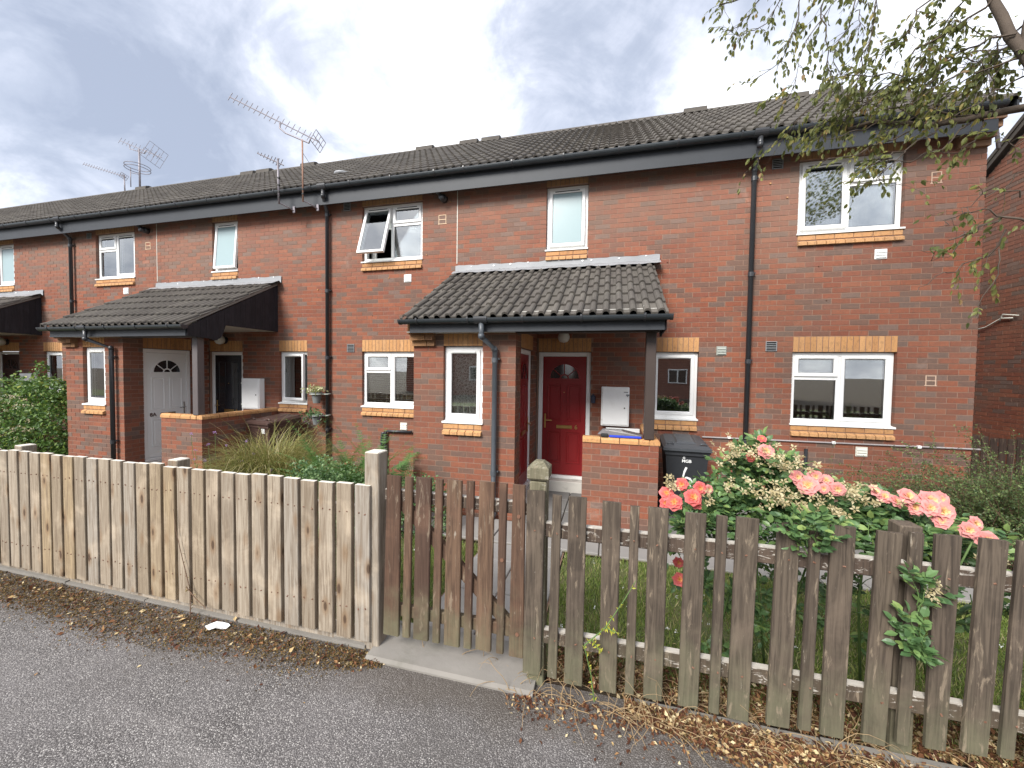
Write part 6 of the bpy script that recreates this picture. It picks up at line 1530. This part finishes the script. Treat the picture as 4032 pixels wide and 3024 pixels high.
# overhanging tree
TREE = [
(0.05,[(-1.25,-3.55,2.2),(-1.7,-3.4,2.75),(-2.04,-3.30,3.32),(-2.23,-3.20,3.81),(-2.31,-3.10,4.22),(-2.42,-3.00,4.67)]),
(0.028,[(-1.98,-3.30,3.44),(-2.05,-3.00,3.57),(-2.28,-2.90,3.58),(-2.48,-2.80,3.63),(-2.69,-2.70,3.75),(-2.90,-2.70,3.72)]),
(0.03,[(-2.23,-3.20,3.81),(-2.20,-3.20,4.05),(-2.17,-3.10,4.42)]),
(0.012,[(-1.55,-3.40,2.70),(-1.89,-3.20,2.89),(-1.98,-3.00,2.81),(-2.12,-3.00,2.85),(-2.22,-2.90,2.80),(-2.35,-2.90,2.75)]),
(0.012,[(-2.42,-3.00,4.67),(-2.84,-2.90,4.71),(-3.20,-2.80,4.79),(-3.55,-2.70,4.89),(-3.85,-2.70,4.88)]),
(0.006,[(-3.14,-2.80,4.79),(-3.16,-2.80,4.54),(-3.09,-2.80,4.28),(-3.05,-2.80,4.00)]),
(0.005,[(-3.26,-2.80,4.80),(-3.33,-2.80,4.50),(-3.40,-2.80,4.27),(-3.63,-2.80,4.13)]),
(0.005,[(-3.52,-2.70,4.88),(-3.65,-2.70,4.73),(-3.79,-2.70,4.62)]),
(0.004,[(-3.35,-2.70,4.88),(-3.51,-2.70,4.66),(-3.68,-2.70,4.58),(-3.82,-2.70,4.65)]),
(0.005,[(-2.95,-2.90,4.71),(-3.00,-2.90,4.45),(-3.10,-2.90,4.21),(-3.04,-2.90,3.97)]),
(0.005,[(-2.83,-2.90,4.68),(-2.85,-2.90,4.39),(-2.90,-2.90,4.13),(-2.95,-2.90,3.91)]),
(0.003,[(-3.03,-2.90,4.66),(-3.29,-2.90,4.31),(-3.37,-2.90,3.94),(-3.45,-2.90,3.91)]),
(0.008,[(-2.31,-3.10,4.22),(-2.45,-3.00,4.16),(-2.65,-3.00,4.04),(-2.72,-2.90,3.90),(-2.83,-2.90,3.82)]),
(0.007,[(-2.41,-3.10,4.42),(-2.59,-3.00,4.37),(-2.71,-3.00,4.18),(-2.81,-2.90,4.12)]),
(0.007,[(-2.22,-3.20,3.75),(-2.36,-3.10,3.79),(-2.58,-3.10,3.74),(-2.69,-3.00,3.67)]),
(0.007,[(-2.28,-3.20,3.93),(-2.39,-3.10,3.97),(-2.49,-3.00,3.92),(-2.62,-3.00,3.75)]),
(0.006,[(-2.29,-3.00,4.43),(-2.32,-2.80,4.43),(-2.42,-2.80,4.22),(-2.44,-2.80,4.00)]),
(0.006,[(-2.16,-3.20,3.68),(-2.23,-3.10,3.65),(-2.38,-3.10,3.59),(-2.49,-3.10,3.51)]),
(0.006,[(-2.17,-3.20,3.99),(-2.15,-3.00,4.10),(-2.22,-3.00,3.90),(-2.23,-3.00,3.69)]),
(0.006,[(-2.25,-2.90,3.59),(-2.52,-2.90,3.68),(-2.77,-2.90,3.75),(-2.90,-2.80,3.88)]),
(0.006,[(-2.48,-2.80,3.63),(-2.79,-2.90,3.48),(-2.99,-2.90,3.42),(-3.15,-2.90,3.39)]),
(0.005,[(-2.69,-2.70,3.75),(-2.89,-2.80,3.64),(-3.04,-2.80,3.61),(-3.12,-2.80,3.65)]),
(0.006,[(-2.35,-2.80,3.63),(-2.62,-2.90,3.43),(-2.78,-2.90,3.35),(-2.95,-2.90,3.27)]),
(0.006,[(-2.28,-2.90,3.58),(-2.43,-2.90,3.40),(-2.62,-2.90,3.33),(-2.79,-2.90,3.38)]),
(0.004,[(-2.65,-2.90,3.40),(-2.78,-2.90,3.23),(-2.89,-2.90,3.21),(-2.98,-2.90,3.20)]),
(0.005,[(-2.20,-2.90,3.58),(-2.22,-2.90,3.44),(-2.35,-2.90,3.36),(-2.48,-2.90,3.40)]),
(0.003,[(-2.73,-2.90,3.36),(-2.78,-2.90,3.21),(-2.61,-2.90,3.16)]),
(0.005,[(-2.12,-3.00,2.85),(-2.25,-3.00,2.92),(-2.33,-2.90,2.91),(-2.41,-2.90,2.85)]),
(0.005,[(-2.01,-3.00,2.99),(-2.18,-3.00,3.04),(-2.28,-3.00,2.99),(-2.35,-3.00,2.90)]),
(0.005,[(-2.09,-3.00,2.76),(-2.14,-2.90,2.63),(-2.29,-2.90,2.55),(-2.42,-2.90,2.49),(-2.52,-2.90,2.39)]),
(0.004,[(-2.14,-3.00,2.64),(-2.15,-3.00,2.48),(-2.22,-3.00,2.33),(-2.24,-3.00,2.17)]),
(0.005,[(-2.05,-3.10,3.16),(-2.09,-3.00,3.12),(-2.13,-3.00,3.01)]),
(0.004,[(-2.22,-2.90,2.80),(-2.32,-2.90,2.65),(-2.42,-2.90,2.62),(-2.51,-2.90,2.69)]),
(0.004,[(-2.08,-3.10,3.31),(-2.20,-3.10,3.29),(-2.19,-3.00,3.38)]),
]
random.seed(17)
t0 = Vector((-1.1, -3.6, -.1)); t = empty('overhanging_tree', t0, None, label='tree at the right edge, thin leafy branches hanging before roof and sky', cat='tree')
b = MB(); b.tube([Vector(p)-t0 for p in ((-1.1,-3.6,-.1),(-1.12,-3.6,.8),(-1.2,-3.57,1.6),(-1.25,-3.55,2.2),(-1.2,-3.5,3.2),(-1.0,-3.4,4.6),(-.8,-3.3,5.8))], [.13,.115,.105,.095,.08,.06,.03], 12); b.build('trunk', M['bark'], t, smooth=True)
b = MB(); b.tube([Vector(p)-t0 for p in ((-1.0,-3.4,4.6),(-1.7,-3.2,5.1),(-2.4,-3.0,5.2),(-3.2,-2.8,5.15))], [.045,.035,.025,.012], 8)
P = []; D = []; tw = MB()
for k_ in range(26):
    q0 = random.choice([p for rr, pp in TREE[:32] if rr > .0055 and pp[0][2] > 3.6 for p in pp[1:] if p[2] > 3.75]); q0 = (max(min(q0[0], -2.15), -3.0), q0[1]+random.uniform(-.1, .3), q0[2]); a_ = (random.uniform(-.30, .10), random.uniform(-.1, .15), random.uniform(-.18, .12))
    TREE.append((.004, [q0, tuple(q0[i]+a_[i] for i in range(3)), tuple(q0[i]+a_[i]*1.7-(.06 if i == 2 else 0) for i in range(3))]))
for r_, pts in TREE:
    pv = [Vector(p)-t0 for p in pts]
    fine = []
    for i in range(len(pv)-1):
        for k_ in range(3): fine.append(pv[i].lerp(pv[i+1], k_/3)+Vector([random.gauss(0, .012) for _ in range(3)])*(1 if r_ < .02 else .6))
    fine.append(pv[-1])
    (b if r_ >= .012 else tw).tube(fine, [max(.0016, r_*(1-.65*i/len(fine))) for i in range(len(fine))], 8 if r_ > .02 else 5, caps=False)
    if r_ > .02:
        continue
    ln = sum((fine[i+1]-fine[i]).length for i in range(len(fine)-1)); dense = 1.7 if pts[0][2] > 3.3 and pts[-1][0] > -3.0 else 1.
    for _ in range(int(ln*(22 if pts[0][2] > 3.75 else 8)*dense)):
        q2, dd = along(fine[1:] if len(fine) > 3 else fine, 1); d = (dd[0].normalized()*.6+Vector([random.gauss(0, .55), random.gauss(0, .55), random.gauss(-.15, .5)])).normalized()
        sp = sprig(tw, q2[0], d, random.uniform(.10, .26), .0018, .5, 4, .18)
        for i in range(1, 5):
            for s_ in (-1, 1):
                if random.random() < .72: P.append(tuple(sp[i])); dl = (sp[i]-sp[i-1]).normalized(); sd_ = dl.cross(Vector((0, 0, 1))); D.append(tuple(dl*.7+sd_*s_*.7+Vector((0, 0, -.35-random.random()*.4))))
        P.append(tuple(sp[-1])); D.append(tuple((sp[-1]-sp[-2]).normalized()+Vector((0, 0, -.5))))
b.build('limbs', M['bark'], t, smooth=True); tw.build('twigs', M['bark'], t, smooth=True, fix=False, kind='stuff')
P = np.array(P); D = np.array(D)
leaves('leaves', P, .030, .058, M['tree_leaf'], t, dirs=D, nrm=RNG.normal(size=P.shape)*.5+np.array([.2, -.2, .9]), wid=.85, kind='stuff')
# unseen upper crown, so the trunk carries a whole tree
n = 5200; u = RNG.normal(size=(n, 3)); u /= np.linalg.norm(u, axis=1, keepdims=True); u *= RNG.uniform(.3, 1, (n, 1))**.4; P = u*np.array([1.6, 1.5, .9])+np.array([.2, .2, 6.3])
leaves('crown', P, .05, .08, M['tree_leaf'], t, simple=True, kind='stuff')

# weeds
def weed(label, base, stems, mt, leafm, n, name='weed', cat='weed'):
    t = empty(name, base, None, label=label, cat=cat); b = MB(); P = []; D = []
    for pts in stems:
        pv = [Vector(p) for p in pts]; b.tube(pv, [.004*(1-.7*i/len(pv)) for i in range(len(pv))], 5, caps=False)
        q2, dd = along(pv, n)
        for p, d in zip(q2, dd): P.append(tuple(p)); D.append(tuple(d.normalized()*.4+Vector([random.gauss(0, .8) for _ in range(3)])))
    b.build('stems', mt, t, smooth=True); leaves('foliage', np.array(P), .012, .03, leafm, t, dirs=np.array(D), simple=True, wid=.6, kind='stuff'); return t
weed('dry brown weed stem with curled leaves standing in front of the pale fence', (-7.62, -4.26, -.07), [[(0, 0, 0), (-.02, .02, .18), (-.10, .03, .38), (-.17, .03, .62), (-.19, .03, .78)], [(-.05, .01, .22), (.05, .01, .14), (.15, .0, .10)], [(0, 0, .0), (-.06, -.06, .03), (-.14, -.08, .02)], [(0, 0, .0), (.05, -.07, .02), (.09, -.09, .01)]], M['stem'], M['dry'], 9)
weed('pale green wiry weed leaning across the old fence boards', (-4.72, -4.27, -.02), [[(-.06, 0, .30), (.05, 0, .42), (.14, .0, .58), (.20, .0, .70)], [(-.02, .0, .34), (.03, .0, .28)], [(.05, 0, .42), (.12, 0, .40)], [(0, 0, 0), (-.02, -.02, .16), (-.06, 0, .30)]], M['greenstem'], M['yellow'], 26)
random.seed(41)
def tangle(label, c_, n, rx, ln, mt):
    t = empty('dry_weeds', c_, None, label=label, cat='weed'); b = MB()
    for _ in range(n):
        p = Vector((random.gauss(0, rx), random.uniform(-.05, .05), 0)); sprig(b, p, (random.gauss(0, .9), random.gauss(-.25, .35), random.uniform(.15, 1.1)), random.uniform(.4, 1)*ln, .0022, .8, 6, .22)
    b.build('stems', mt, t, smooth=True, fix=False); return t
STRAW = simple('dry_straw', (.30, .21, .115), .85, .35, 30)
tangle('tangle of dry straw coloured weeds at the foot of the capped post', (-5.02, -4.25, -.06), 30, .12, .30, STRAW)
tangle('dry weeds sprawling over the lane edge in front of the wide old boards', (-4.45, -4.27, -.06), 52, .24, .34, STRAW)
tangle('few bent dry stalks below the long low rose bush', (-3.35, -4.24, -.05), 34, .45, .34, STRAW)
tangle('withered stalks behind the foot of the old fence', (-4.0, -4.08, -.05), 150, .75, .34, STRAW)
